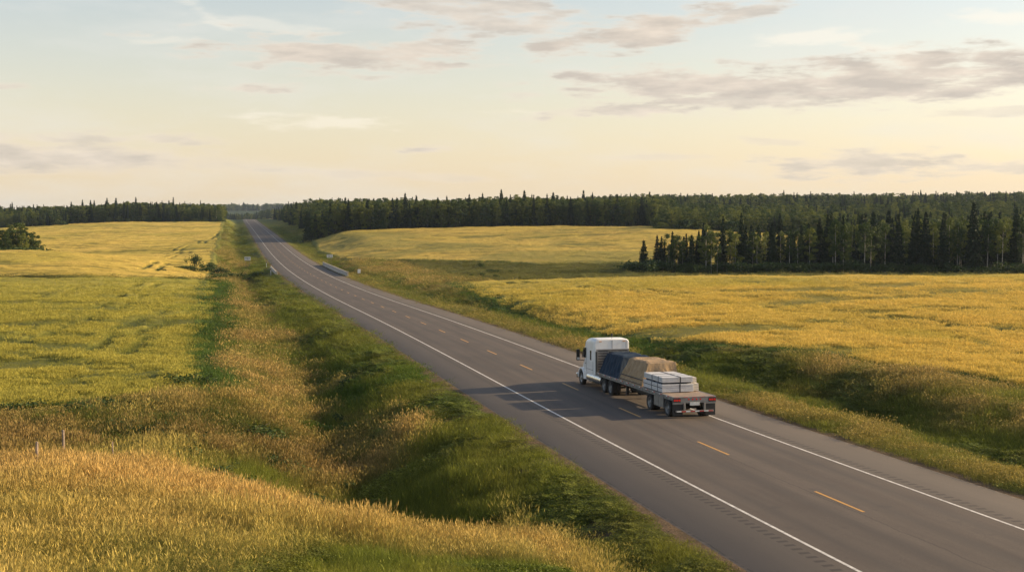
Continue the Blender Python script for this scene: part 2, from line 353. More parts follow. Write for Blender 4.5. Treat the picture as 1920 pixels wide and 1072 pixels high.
def make_ground():
    P = P3(Xg, Yg).reshape(-1, 3)
    me = mesh_from('ground', P, grid_faces(*Xg.shape), [ground_material()], True)
    c, dry = zone_color(Xg, Yg); c = c*.8
    s = soil_mask(Xg, Yg)[..., None]; c = c*(1-s)+SOIL*s
    # far country: woodland and pale fields
    fw = sst(1400, 1900, Yg)[..., None]; n = fbm(Xg/260, Yg/420, 90, 3)[..., None]
    farc = np.where(n > .56, np.array([.16, .15, .05]), np.array([.035, .055, .02])); c = c*(1-fw)+farc*fw
    cc = np.ones((*Xg.shape, 4), dtype=np.float32); cc[..., :3] = c
    a = me.color_attributes.new('cover', 'FLOAT_COLOR', 'POINT'); a.data.foreach_set('color', cc.ravel())
    o = link('ground', me); tag(o, kind='structure'); return o
make_ground()

# ------------------------------------------------------------------ road
def strip(Yarr, offs, dz):
    """mesh rows across the road at lateral offsets; returns world verts (nY, nO, 3) and lateral/along coordinates"""
    x = np.interp(Yarr, YT, XT); g = np.interp(Yarr, YT, GT); c = 1/np.sqrt(1+g*g); D = np.interp(Yarr, YT, DT)
    offs = np.asarray(offs)
    X = x[:, None]+offs[None]*c[:, None]; Y = Yarr[:, None]-offs[None]*(g*c)[:, None]
    camber = .018*np.abs(offs)
    Z = ZC-K*D[:, None]-K*camber[None]+dz
    return np.stack([X*K, Y*K, Z+0*X], -1)
ds = np.sqrt(1+GT**2)*np.gradient(YT); SS = np.cumsum(ds)*K      # chainage in metres
def Y_at(s): return np.interp(s, SS, YT)
def s_at(Y): return np.interp(Y, YT, SS)
def asphalt():
    m, nt, b = nmat('asphalt'); N = nt.nodes; L = nt.links
    uv = N.new('ShaderNodeUVMap'); uv.uv_map = 'track'; sp = N.new('ShaderNodeSeparateXYZ'); L.new(uv.outputs[0], sp.inputs[0])
    d, s = sp.outputs[0], sp.outputs[1]
    fine = noise(nt, 26, 6, .75); mid = noise(nt, .55, 6, .65, vec=uv.outputs[0], stretch=(1.6, .10, 1)); big = noise(nt, .12, 4, .6)
    c = ramp(nt, mid, [(.3, (.070, .055, .046)), (.7, (.108, .087, .072))])
    c = mixc(nt, 1.0, c, ramp(nt, fine, [(.3, (.6, .6, .6)), (.7, (1.42, 1.4, 1.36))]), 'MULTIPLY')
    c = mixc(nt, 1.0, c, ramp(nt, big, [(.35, (.9, .9, .9)), (.7, (1.1, 1.09, 1.08))]), 'MULTIPLY')
    ad = nmath(nt, 'ABSOLUTE', d)
    # polished wheel tracks: two per lane
    def band(x, c0, w): return nmath(nt, 'SUBTRACT', 1.0, nmath(nt, 'MULTIPLY', nmath(nt, 'ABSOLUTE', nmath(nt, 'SUBTRACT', x, c0)), 1/w), True)
    tr = nmath(nt, 'ADD', band(ad, 1.25, .6), band(ad, 3.2, .6), True)
    c = mixc(nt, nmath(nt, 'MULTIPLY', tr, .5), c, (.050, .044, .040))
    oil = nmath(nt, 'MULTIPLY', band(ad, 2.2, .5), ramp(nt, noise(nt, .25, 5, .7, vec=uv.outputs[0], stretch=(2, .12, 1)), [(.4, (0, 0, 0)), (.7, (1, 1, 1))]))
    c = mixc(nt, nmath(nt, 'MULTIPLY', oil, .35), c, (.042, .037, .035))
    pat = noise(nt, .5, 5, .75); c = mixc(nt, ramp(nt, pat, [(.60, (0, 0, 0)), (.66, (.4,)*3)]), c, (.048, .043, .04))
    # shoulder asphalt is older and browner
    shd = nmath(nt, 'MULTIPLY', nmath(nt, 'SUBTRACT', ad, HW*K+.1), 3.0, True)
    c = mixc(nt, nmath(nt, 'MULTIPLY', shd, .6), c, (.100, .084, .070))
    # joint / sealed crack wandering along the centre, and one at each shoulder
    wob = nmath(nt, 'MULTIPLY', nmath(nt, 'SUBTRACT', noise(nt, .35, 4, .7, vec=uv.outputs[0], stretch=(.01, 1, 1)), .5), .5)
    cr = nmath(nt, 'LESS_THAN', nmath(nt, 'ABSOLUTE', nmath(nt, 'SUBTRACT', nmath(nt, 'ADD', d, .28), wob)), .022)
    c = mixc(nt, nmath(nt, 'MULTIPLY', cr, .6), c, (.02, .019, .018))
    cr2 = nmath(nt, 'LESS_THAN', nmath(nt, 'ABSOLUTE', nmath(nt, 'SUBTRACT', ad, nmath(nt, 'ADD', (HW+SH)*K-.32, nmath(nt, 'MULTIPLY', wob, .5)))), .035)
    c = mixc(nt, nmath(nt, 'MULTIPLY', cr2, .55), c, (.03, .028, .026))
    # milled rumble strip grooves on both shoulders
    fr = nmath(nt, 'FRACT', nmath(nt, 'DIVIDE', s, .62)); on = nmath(nt, 'LESS_THAN', fr, .42)
    inb = nmath(nt, 'LESS_THAN', nmath(nt, 'ABSOLUTE', nmath(nt, 'SUBTRACT', ad, HW*K+.62)), .20)
    rm = nmath(nt, 'MULTIPLY', on, inb)
    c = mixc(nt, nmath(nt, 'MULTIPLY', rm, .62), c, (.022, .020, .019))
    # gravelly broken edge
    eg = nmath(nt, 'MULTIPLY', nmath(nt, 'SUBTRACT', nmath(nt, 'ADD', ad, nmath(nt, 'MULTIPLY', noise(nt, 2.2, 6, .8), 1.5)), (HW+SH)*K+.42), 5.0, True)
    c = mixc(nt, eg, c, (.15, .12, .09))
    L.new(c, b.inputs['Base Color']); b.inputs['Roughness'].default_value = .82; b.inputs['Specular IOR Level'].default_value = .35
    h = nmath(nt, 'SUBTRACT', nmath(nt, 'MULTIPLY', fine, .35), rm); bump(nt, b, h, .5, .02)
    return m
def add_uv(me, uvv):
    lay = me.uv_layers.new(name='track'); vi = np.zeros(len(me.loops), dtype=np.int32); me.loops.foreach_get('vertex_index', vi)
    lay.data.foreach_set('uv', uvv[vi].astype(np.float32).ravel())
def make_road():
    Yr = np.concatenate([np.arange(-70, 300, 2.), np.arange(300, 2600, 6.)])
    offs = np.array([-HW-SH-.35, -HW-SH, -HW, -2.5, 0, 2.5, HW, HW+SH, HW+SH+.35]); P = strip(Yr, offs, 0)
    P[:, 0, 2] -= .14; P[:, -1, 2] -= .14
    me = mesh_from('road', P.reshape(-1, 3), grid_faces(*P.shape[:2]), [asphalt()], True)
    uvv = np.stack([np.broadcast_to(offs*K, P.shape[:2]), np.broadcast_to(s_at(Yr)[:, None], P.shape[:2])], -1).reshape(-1, 2); add_uv(me, uvv)
    road = tag(link('road', me), kind='structure')
    def linemat(name, col, wear):
        m, nt, b = nmat(name); n = noise(nt, 3, 6, .75); n2 = noise(nt, 40, 3, .6)
        c = mixc(nt, ramp(nt, n, [(.42, (0, 0, 0)), (.75, (wear,)*3)]), col, (.12, .11, .10)); c = mixc(nt, .5, c, ramp(nt, n2, [(.3, (.75,)*3), (.7, (1.1,)*3)]), 'MULTIPLY')
        nt.links.new(c, b.inputs['Base Color']); b.inputs['Roughness'].default_value = .6; return m
    wm = linemat('line_white', (.70, .67, .62), .8); ym = linemat('line_yellow', (.58, .29, .03), .5)
    for s in (-1, 1):
        Q = strip(Yr, np.array([HW-.075, HW+.075])*s if s > 0 else np.array([-HW-.075, -HW+.075]), .004)
        tag(link('edge_line', mesh_from('edge_line', Q.reshape(-1, 3), grid_faces(*Q.shape[:2]), [wm]), road), kind='structure')
    # centre dashes, cycle fitted to the visible ones
    vs = []; fs = []; s0 = s_at(60.9); cyc = 14.5; ln = 4.5
    for k in range(-9, 70):
        a = s0+k*cyc; yy = Y_at(np.linspace(a, a+ln, 4)); Q = strip(yy, np.array([-.075, .075]), .004); b0 = len(vs)*8 if False else sum(len(v) for v in vs)
        vs.append(Q.reshape(-1, 3)); fs.append(grid_faces(4, 2)+b0)
    tag(link('centre_dashes', mesh_from('centre_dashes', np.concatenate(vs), np.concatenate(fs), [ym]), road), kind='structure')
make_road()

# ------------------------------------------------------------------ scatter through geometry nodes (stuff only)
protos = {}
def proto_collection(name, meshes):
    col = bpy.data.collections.new(name)
    for i, me in enumerate(meshes):
        o = bpy.data.objects.new('%s_%02d' % (name, i), me); col.objects.link(o)
    protos[name] = (col, len(meshes)); return col
def scatter_group():
    g = bpy.data.node_groups.new('scatter', 'GeometryNodeTree')
    g.interface.new_socket('Geometry', in_out='INPUT', socket_type='NodeSocketGeometry')
    g.interface.new_socket('Plants', in_out='INPUT', socket_type='NodeSocketCollection')
    g.interface.new_socket('Geometry', in_out='OUTPUT', socket_type='NodeSocketGeometry')
    N = g.nodes; L = g.links; i = N.new('NodeGroupInput'); o = N.new('NodeGroupOutput')
    ci = N.new('GeometryNodeCollectionInfo'); ci.inputs['Separate Children'].default_value = True; ci.inputs['Reset Children'].default_value = True
    L.new(i.outputs['Plants'], ci.inputs['Collection'])
    ip = N.new('GeometryNodeInstanceOnPoints'); ip.inputs['Pick Instance'].default_value = True
    def attr(n, t):
        a = N.new('GeometryNodeInputNamedAttribute'); a.data_type = t; a.inputs['Name'].default_value = n; return [s for s in a.outputs if s.enabled and s.name == 'Attribute'][0]
    L.new(i.outputs['Geometry'], ip.inputs['Points']); L.new(ci.outputs[0], ip.inputs['Instance'])
    L.new(attr('idx', 'INT'), ip.inputs['Instance Index']); L.new(attr('rot', 'FLOAT_VECTOR'), ip.inputs['Rotation']); L.new(attr('scl', 'FLOAT_VECTOR'), ip.inputs['Scale'])
    L.new(attr('isp', 'BOOLEAN'), ip.inputs['Selection'])
    j = N.new('GeometryNodeJoinGeometry'); L.new(ip.outputs[0], j.inputs[0]); L.new(i.outputs['Geometry'], j.inputs[0])
    L.new(j.outputs[0], o.inputs[0]); return g
SG = scatter_group()
def scatter(name, pts, scl, idx, tint, col, label=None, sheet=None, rot=None, tilt=.12, cat=None):
    """pts instanced as plants; an optional canopy sheet (verts, faces, material, colours) is part of the same object"""
    n = len(pts); sv = 0
    if sheet is not None:
        v, f, mt, cv = sheet; me = mesh_from(name, np.concatenate([v, pts]), f, [mt], True); sv = len(v)
    else:
        me = mesh_from(name, pts, []); cv = None
    tot = sv+n
    if rot is None: rot = np.stack([rng.normal(0, tilt, n), rng.normal(0, tilt, n), rng.uniform(0, 6.28, n)], -1)
    def put(nm, typ, arr, w, key):
        a = me.attributes.new(nm, typ, 'POINT'); full = np.zeros((tot, w) if w > 1 else (tot,), dtype=arr.dtype); full[sv:] = arr; a.data.foreach_set(key, full.ravel())
    put('rot', 'FLOAT_VECTOR', rot.astype(np.float32), 3, 'vector'); put('scl', 'FLOAT_VECTOR', scl.astype(np.float32), 3, 'vector')
    put('idx', 'INT', idx.astype(np.int32), 1, 'value'); put('isp', 'BOOLEAN', np.ones(n, dtype=bool), 1, 'value')
    t4 = np.ones((tot, 4), dtype=np.float32)
    if cv is not None: t4[:sv, :3] = cv
    if tint is not None: t4[sv:, :3] = tint
    a = me.color_attributes.new('tint', 'FLOAT_COLOR', 'POINT'); a.data.foreach_set('color', t4.ravel())
    o = link(name, me); md = o.modifiers.new('scatter', 'NODES'); md.node_group = SG
    md[[s.identifier for s in SG.interface.items_tree if s.name == 'Plants'][0]] = col
    tag(o, label, cat, kind='stuff'); return o

# ------------------------------------------------------------------ plant prototypes
def blades(n, area, h, hv, w, lean=.25, droop=.3, head=0, headlen=.12, headw=.02, seg=2):
    vs = []; fs = []; mi = []
    for k in range(n):
        x = random.uniform(-area, area); y = random.uniform(-area, area); hh = h*random.uniform(1-hv, 1+hv*.6)
        a = random.uniform(0, 6.28); la = random.gauss(0, lean)*hh+.0; dx, dy = math.cos(a), math.sin(a); px, py = -dy, dx
        b0 = len(vs); ww = w*random.uniform(.6, 1.3)
        fa = random.uniform(0, 3.14); px, py = math.cos(fa), math.sin(fa)
        for s in range(seg+1):
            t = s/seg; off = la*t+droop*hh*.5*t*t*random.uniform(.6, 1.2); z = hh*t*(1-.12*droop*t); wt = ww*(1-t*.92)
            cx, cy = x+dx*off, y+dy*off
            vs += [(cx-px*wt/2, cy-py*wt/2, z), (cx+px*wt/2, cy+py*wt/2, z)]
        for s in range(seg): fs.append((b0+2*s, b0+2*s+1, b0+2*s+3, b0+2*s+2)); mi.append(0)
        if head and random.random() < head:
            b1 = len(vs); hl = headlen*random.uniform(.6, 1.4); hw = headw*random.uniform(.7, 1.3); ex, ey = dx*droop*.8, dy*droop*.8
            vs += [(cx, cy, z-.01), (cx-px*hw+ex*hl*.5, cy-py*hw+ey*hl*.5, z+hl*.4), (cx+ex*hl, cy+ey*hl, z+hl), (cx+px*hw+ex*hl*.5, cy+py*hw+ey*hl*.5, z+hl*.4)]
            fs.append((b1, b1+1, b1+2, b1+3)); mi.append(1)
    return np.array(vs), np.array(fs), mi
M_blade = leafy('grass_blade', None, (1, 1, 1), .35, tint=True)
M_dryb = leafy('dry_blade', None, (1, 1, 1), .35, tint=True)
def _greenish():
    nt = M_dryb.node_tree; src = [l.from_socket for l in nt.links if l.to_node.type == 'BSDF_PRINCIPLED' and l.to_socket.name == 'Base Color'][0]
    g = nt.nodes.new('ShaderNodeNewGeometry'); f = ramp(nt, g.outputs['Random Per Island'], [(.35, (.75,)*3), (.75, (.0,)*3)]); c = mixc(nt, f, src, (.13, .16, .035))
    for n in nt.nodes:
        if n.type == 'BSDF_PRINCIPLED': nt.links.new(c, n.inputs['Base Color'])
        if n.type == 'BSDF_TRANSLUCENT': nt.links.new(c, n.inputs[0])
_greenish()
M_crop = leafy('crop_stalk', None, (1, 1, 1), .3, tint=True); M_ear = leafy('crop_ear', None, (1.06, 1.03, 1.0), .3, tint=True)
for _m in (M_crop, M_ear):
    for _n in _m.node_tree.nodes:
        if _n.type == 'VALTORGB': _n.color_ramp.elements[0].color = (.78, .8, .76, 1); _n.color_ramp.elements[-1].color = (1.12, 1.1, 1.06, 1)
def _stem():
    nt = M_crop.node_tree; src = [l.from_socket for l in nt.links if l.to_node.type == 'BSDF_PRINCIPLED' and l.to_socket.name == 'Base Color'][0]
    c = mixc(nt, .5, src, (.20, .22, .045))
    for n in nt.nodes:
        if n.type == 'BSDF_PRINCIPLED': nt.links.new(c, n.inputs['Base Color'])
        if n.type == 'BSDF_TRANSLUCENT': nt.links.new(c, n.inputs[0])
_stem()
M_head = leafy('seed_head', None, (1.12, 1.08, 1.0), .3, tint=True)
def gmesh(name, *a, **k):
    v, f, mi = blades(*a, **k); return mesh_from(name, v, f, {'dry': [M_dryb, M_head], 'green': [M_blade, M_head], 'crop': [M_crop, M_ear]}[name], False, mi)
def weed_mesh(name, n=90, h=.5, w=.5, leaf=.07):
    vs = []; fs = []
    for k in range(n):
        r = w*math.sqrt(random.random()); a = random.uniform(0, 6.28); z = h*random.random()**.7*(1-.4*(r/w)**2); c = Vector((r*math.cos(a), r*math.sin(a), z))
        u = Vector((random.gauss(0, 1), random.gauss(0, 1), random.gauss(0, .5))).normalized(); v = u.orthogonal().normalized(); l = leaf*random.uniform(.6, 1.5); b0 = len(vs)
        vs += [c-u*l, c+v*l*.5, c+u*l, c-v*l*.5]; fs.append((b0, b0+1, b0+2, b0+3))
    return mesh_from(name, np.array([tuple(p) for p in vs]), np.array(fs), [M_blade], False)
col_dry = proto_collection('dry_grass', [gmesh('dry', 80, .55, .8, .35, .013, lean=.16, droop=.35, head=.55, headlen=.13, headw=.02, seg=3) for _ in range(4)]+[gmesh('dry', 75, .5, 1.05, .4, .010, lean=.13, droop=.42, head=.6, headlen=.20, headw=.014, seg=4) for _ in range(3)])
col_grn = proto_collection('green_grass', [gmesh('green', 110, .55, .42, .4, .016, lean=.35, droop=.6, head=.04) for _ in range(3)]+[weed_mesh('weed', 300, .40, .55, .036)])
col_crop = proto_collection('crop_stand', [gmesh('crop', 110, .5, .32, .22, .016, lean=.14, droop=.3, head=.9, headlen=.09, headw=.016, seg=1) for _ in range(3)])

def sample_fan(dens_fn, Y0, Y1, u0, u1, unit, maxn=200000):
    """jittered points whose spacing grows with distance; dens in points per (spacing unit)^2"""
    pts = []
    y = Y0
    while y < Y1:
        sp = unit(y); n = int((u1-u0)*y/sp)+1
        xs = u0*y+(np.arange(n)+rng.uniform(0, 1, n))*sp; ys = y+rng.uniform(0, 1, n)*sp
        pts.append(np.stack([xs, ys], -1)); y += sp
    p = np.concatenate(pts); return p
def tz(p, dz=0):
    out = P3(p[:, 0], p[:, 1]); out[:, 2] += dz; return out

# ------------------------------------------------------------------ crop fields (each one: canopy sheet + standing stalks)
def crop_material(name, rowdir):
    m, nt, b = nmat(name); N = nt.nodes
    at = N.new('ShaderNodeAttribute'); at.attribute_name = 'tint'
    n = noise(nt, .35, 8, .72); n2 = noise(nt, 3.2, 6, .75, stretch=(1, .5, 1)); n3 = noise(nt, .05, 5, .6, stretch=(.5, 1.6, 1))
    c = mixc(nt, 1.0, at.outputs['Color'], ramp(nt, n, [(.3, (.78, .82, .7)), (.7, (1.16, 1.12, 1.1))]), 'MULTIPLY')
    c = mixc(nt, 1.0, c, ramp(nt, n2, [(.3, (.62, .66, .5)), (.6, (1.15, 1.1, 1.1))]), 'MULTIPLY')
    c = mixc(nt, 1.0, c, ramp(nt, n3, [(.3, (.88, .92, .8)), (.65, (1.08, 1.04, 1.0))]), 'MULTIPLY')
    nt.links.new(c, b.inputs['Base Color']); b.inputs['Roughness'].default_value = .9; b.inputs['Specular IOR Level'].default_value = .15
    h = nmath(nt, 'ADD', n, nmath(nt, 'MULTIPLY', n2, .5)); bump(nt, b, h, 1.0, .7)
    return m
CROPH = .62
def lodged(X, Y, seed):
    """wind-laid streaks and wheel tracks in the crop: depth 0..1"""
    a = fbm(X/30+Y/160, Y/6.5-X/70, seed, 4); s1 = sst(.555, .64, a)*sst(.42, .55, fbm(X/70, Y/60, seed+20, 3))
    b = fbm(X/13, Y/3.2+X/50, seed+9, 4); s2 = sst(.585, .68, b)
    e = fbm(X/5.5, Y/8, seed+31, 4); s3 = sst(.60, .70, e)*sst(330, 180, Y)
    return np.clip(s1+.8*s2+.55*s3, 0, 1)
def tracks(X, Y, lines, grow=0):
    t = np.zeros_like(X)
    for (x0, y0, x1, y1, wob) in lines:      # in fit units
        L = math.hypot(x1-x0, y1-y0); ux, uy = (x1-x0)/L, (y1-y0)/L
        al = (X-x0)*ux+(Y-y0)*uy; ac = (X-x0)*uy-(Y-y0)*ux+wob*(vnoise(al/18., al*0, 5)-.5)
        on = (al > 0)*(al < L)
        for o in (-2.0, 2.0): t = np.maximum(t, on*sst(1.1+grow, .6+grow, np.abs(ac-o))*sst(.2, .4, vnoise(al/9., al*0, 15)))
    return t*.9
def field_color(X, Y, kind, seed):
    n = fbm(X/40, Y/60, seed, 4)[..., None]; n2 = fbm(X/11, Y/16, seed+5, 4)[..., None]
    if kind == 'gold': c = GOLD*(.5+.5*n2)+GOLDG*(.5-.5*n2); k = sst(.52, .66, n)*.6; c = c*(1-k)+GOLDG*k
    elif kind == 'lime': c = LIME*(.5+.5*n2)+GOLDG*(.5-.5*n2); k = sst(.5, .64, n)*.5; c = c*(1-k)+np.array([.25, .28, .05])*k
    else: c = GOLD*.62+GOLDG*.38*n2; k = sst(.45, .62, n)*.75; c = c*(1-k)+np.array([.25, .23, .06])*k
    return c
def make_field(name, label, mask, Y0, Y1, u0, u1, kind, seed, lines=(), instY=0, ratio=1.006):
    Ysf = geom_rows(Y0, Y1, ratio, .35); usf = np.linspace(u0, u1, int((u1-u0)/.0011)+2)
    Yf_, uf_ = np.meshgrid(Ysf, usf, indexing='ij'); Xf_ = uf_*Yf_
    mk = mask(Xf_, Yf_); lod = lodged(Xf_, Yf_, seed); tr = tracks(Xf_, Yf_, lines)
    under = (.26*sst(300, 170, Yf_) if instY else 0)
    hgt = CROPH*mk*(1-under)*(1-np.maximum(.55*lod, .9*tr))+.10*(fbm(Xf_/1.2, Yf_/1.2, seed+2, 3)-.5)*mk-.25*(1-mk)
    P = P3(Xf_, Yf_); P[..., 2] += hgt
    # drop the cells wholly outside the field
    F = grid_faces(*Xf_.shape); mm = mk.ravel(); keep = mm[F].max(1) > 0.001; F = F[keep]
    used = np.unique(F); remap = -np.ones(mm.size, dtype=np.int64); remap[used] = np.arange(len(used))
    c = field_color(Xf_, Yf_, kind, seed)
    if instY: gq = (.6*sst(300, 150, Yf_))[..., None]; c = c*(1-gq)+np.array([.15, .17, .035])*gq
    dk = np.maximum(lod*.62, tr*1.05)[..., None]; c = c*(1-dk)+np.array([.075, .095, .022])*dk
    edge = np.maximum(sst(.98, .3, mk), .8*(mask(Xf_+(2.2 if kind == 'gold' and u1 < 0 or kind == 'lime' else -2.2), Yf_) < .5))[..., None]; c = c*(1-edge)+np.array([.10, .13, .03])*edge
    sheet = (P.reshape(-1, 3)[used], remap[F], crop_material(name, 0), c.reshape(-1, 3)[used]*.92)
    if instY:
        p = sample_fan(None, Y0, instY, u0, u1, lambda y: .42*max(1, y/95))
        mkp = mask(p[:, 0], p[:, 1]); p = p[mkp > .5]; lp = np.maximum(lodged(p[:, 0], p[:, 1], seed), tracks(p[:, 0], p[:, 1], lines, .22*np.maximum(1, p[:, 1]/95)))
        sp_ = fbm(p[:, 0]/1.3, p[:, 1]/1.9, seed+40, 3)
        keep = rng.uniform(0, 1, len(p)) > np.maximum(sst(.15, .5, lp)*.93, .6*sst(.58, .70, sp_)*sst(330, 150, p[:, 1])); p = p[keep]; lp = lp[keep]
        w = tz(p); s = np.maximum(1, p[:, 1]/95); n = len(p)
        fadeout = 1-.5*sst(instY*.7, instY, p[:, 1])
        hs = (1.32+rng.uniform(-.12, .12, n))*(1-.5*lp)*fadeout; hs = hs*CROPH/.62
        scl = np.stack([s, s, hs*1.25], -1)
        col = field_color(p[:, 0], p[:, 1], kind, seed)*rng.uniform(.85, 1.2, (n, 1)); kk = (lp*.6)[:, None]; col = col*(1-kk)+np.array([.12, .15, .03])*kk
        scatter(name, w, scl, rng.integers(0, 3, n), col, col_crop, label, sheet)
        print(name, 'stalk clumps', n, 'sheet', len(used))
    else:
        v, f, mt, cv = sheet; me = mesh_from(name, v, f, [mt], True); t4 = np.ones((len(v), 4), dtype=np.float32); t4[:, :3] = cv
        a = me.color_attributes.new('tint', 'FLOAT_COLOR', 'POINT'); a.data.foreach_set('color', t4.ravel())
        tag(link(name, me), label, None, kind='stuff'); print(name, len(used))
make_field('barley_field', 'yellow-green barley field in the near left with wheel tracks and a curved green edge', m_left1, 90, 350, -.45, -.19, 'lime', 101,
           [(-61, 163, -66, 215, 2), (-66, 215, -84, 325, 3), (-52, 178, -57, 250, 2), (-46, 150, -53, 205, 1), (-80, 175, -92, 300, 4)], instY=350)
make_field('barley_field', 'golden barley field rising on the far left up to the left woods', m_left2, 350, 1302, -.45, -.19, 'gold', 131,
           [(-148, 560, -232, 1290, 5), (-112, 420, -150, 640, 4)], instY=0, ratio=1.0045)
make_field('wheat_field', 'broad golden wheat field on the right behind the truck, ending before the grove', m_right1, 92, 350, -.05, .46, 'gold', 151,
           [(52, 168, 30, 235, 4), (30, 235, -4, 330, 4), (75, 150, 52, 168, 3)], instY=350)
make_field('wheat_field', 'rolling gold and green field beyond the creek, below the long wood', m_right2, 480, 852, -.22, .46, 'roll', 181, ratio=1.0045)

# ------------------------------------------------------------------ roadside and meadow grass
def make_grass():
    p = sample_fan(None, 26, 1300, -.42, .44, lambda y: .28*max(1, y/58))
    m = np.maximum.reduce([m_left1(*p.T), m_left2(*p.T), m_right1(*p.T), m_right2(*p.T)])
    d, Yf, _ = road_coords(p[:, 0], p[:, 1]); a = np.abs(d)
    ok = (m < .4) & (a > HW+SH+.3+.28*np.clip(p[:, 1]/58-1, 0, 4)-.05) & (rng.uniform(0, 1, len(p)) > soil_mask(p[:, 0], p[:, 1])*.93)
    ok &= ~((a < HW+SH+3.2) & (Yf > 440) & (Yf < 520) & (p[:, 1] > 0) & (rng.uniform(0, 1, len(p)) > .5))
    p = p[ok]; d = d[ok]; a = a[ok]
    c, dry = zone_color(p[:, 0], p[:, 1]); isdry = rng.uniform(0, 1, len(p)) < np.clip(dry*.95-.03, 0, .85)
    n1 = fbm(p[:, 0]/2.5, p[:, 1]/3.2, 201, 3); n2 = fbm(p[:, 0]/8, p[:, 1]/10, 207, 3)
    w = tz(p); s = np.clip(p[:, 1]/58, 1, 5)
    hs = (.55+1.1*n1)*(.75+.5*n2)*rng.uniform(.8, 1.2, len(p)); verge = sst(HW+SH+.6, HW+SH+5, a); hs = hs*(1-.45*(m_left1(p[:, 0], p[:, 1]+9) > .5))*(.35+.65*verge)*(1-.55*sst(34, 40, a)*(p[:, 1] > 115))*(1-.38*(p[:, 1] < 66))*(1-.45*(d > 12)*(p[:, 1] < 350))
    c = c*(rng.uniform(.75, 1.3, (len(p), 1)))
    dryc = (DRY+(STRAW-DRY)*rng.uniform(0, 1, (len(p), 1)))*rng.uniform(.75, 1.15, (len(p), 1))
    for nm, sel, col, nv, label in (('dry_grass', isdry, col_dry, 4, 'tan seeding grass standing on the near slope and along the ditches'), ('green_grass', ~isdry, col_grn, 4, 'green grass and weeds filling the ditches and road verges')):
        q = w[sel]; n = len(q); hh = hs[sel]*np.minimum(1.25, .95+0*s[sel]); scl = np.stack([s[sel], s[sel], hh*(1.0 if nm == 'dry_grass' else 1.25)], -1)
        tint = (c[sel]*.6+dryc[sel]*.36)*(1+.38*(p[sel, 1] < 68))[:, None] if nm == 'dry_grass' else c[sel]*.95
        idx = rng.integers(0, nv, n)
        if nm == 'dry_grass': idx = np.where(p[sel, 1] < 68, 4+rng.integers(0, 3, n), idx)
        if nm == 'green_grass': idx = np.where(fbm(p[sel, 0]/4, p[sel, 1]/5, 301, 3) > .55, 3, rng.integers(0, 3, n))
        # grass leans with the wind, a touch to the right
        rot = np.stack([rng.normal(0, .12, n), rng.normal(.10, .14, n), rng.uniform(0, 6.28, n)], -1)
        scatter(nm, q, scl, idx, tint, col, label, rot=rot); print(nm, n)
make_grass()

# ------------------------------------------------------------------ trees
M_spruce = leafy('spruce_needles', (.008, .020, .009), (.022, .042, .014), .10)
M_aspen = leafy('aspen_leaves', (.030, .060, .015), (.17, .19, .036), .3)
M_bush = leafy('bush_leaves', (.030, .055, .014), (.07, .10, .025), .25)
def bark(name, a, b_, sc):
    m, nt, b = nmat(name); n = noise(nt, sc, 5, .7, stretch=(1, 1, 4)); nt.links.new(ramp(nt, n, [(.42, a), (.6, b_)]), b.inputs['Base Color']); b.inputs['Roughness'].default_value = .9; return m
M_birch = bark('pale_bark', (.14, .12, .10), (.52, .49, .43), 1.2); M_dark = bark('dark_bark', (.04, .03, .025), (.10, .08, .06), 2)
def tube(pts, rad, seg=6):
    vs = []; fs = []
    for i, p in enumerate(pts):
        d = (Vector(pts[min(i+1, len(pts)-1)])-Vector(pts[max(i-1, 0)])).normalized(); u = d.orthogonal().normalized() if abs(d.z) < .9 else Vector((1, 0, 0)); v = d.cross(u).normalized(); u = v.cross(d)
        for k in range(seg):
            a = 2*math.pi*k/seg; vs.append(Vector(p)+(u*math.cos(a)+v*math.sin(a))*rad[i])
    for i in range(len(pts)-1):
        for k in range(seg): fs.append((i*seg+k, i*seg+(k+1) % seg, (i+1)*seg+(k+1) % seg, (i+1)*seg+k))
    return vs, fs
def join(parts):
    V = []; F = []
    for v, f in parts:
        b = len(V); V += list(v); F += [tuple(i+b for i in q) for q in f]
    return np.array([tuple(p) for p in V]), F
def trunk_mesh(name, H, r, mat, bend=.02, limbs=0, l0=.4):
    n = 6; ph = random.uniform(0, 6.28); P = [(math.sin(ph+t*2.2)*bend*H*t, math.cos(ph*1.7+t*2.6)*bend*H*t, H*t) for t in [i/n for i in range(n+1)]]
    parts = [tube(P, [r*(1-.9*i/n)+.01 for i in range(n+1)])]
    for k in range(limbs):
        t = random.uniform(l0, .85); b0 = Vector(P[int(t*n)]); b0.z = H*t; a = random.uniform(0, 6.28); l = H*.16*random.uniform(.6, 1.2)*(1.2-t)
        e = b0+Vector((math.cos(a)*l, math.sin(a)*l, l*.9)); parts.append(tube([b0, b0.lerp(e, .5)+Vector((0, 0, -.03*H*.1)), e], [r*.35*(1.1-t), r*.25*(1.1-t), .01], 4))
    V, F = join(parts); return mesh_from(name, V, F, [mat], True)
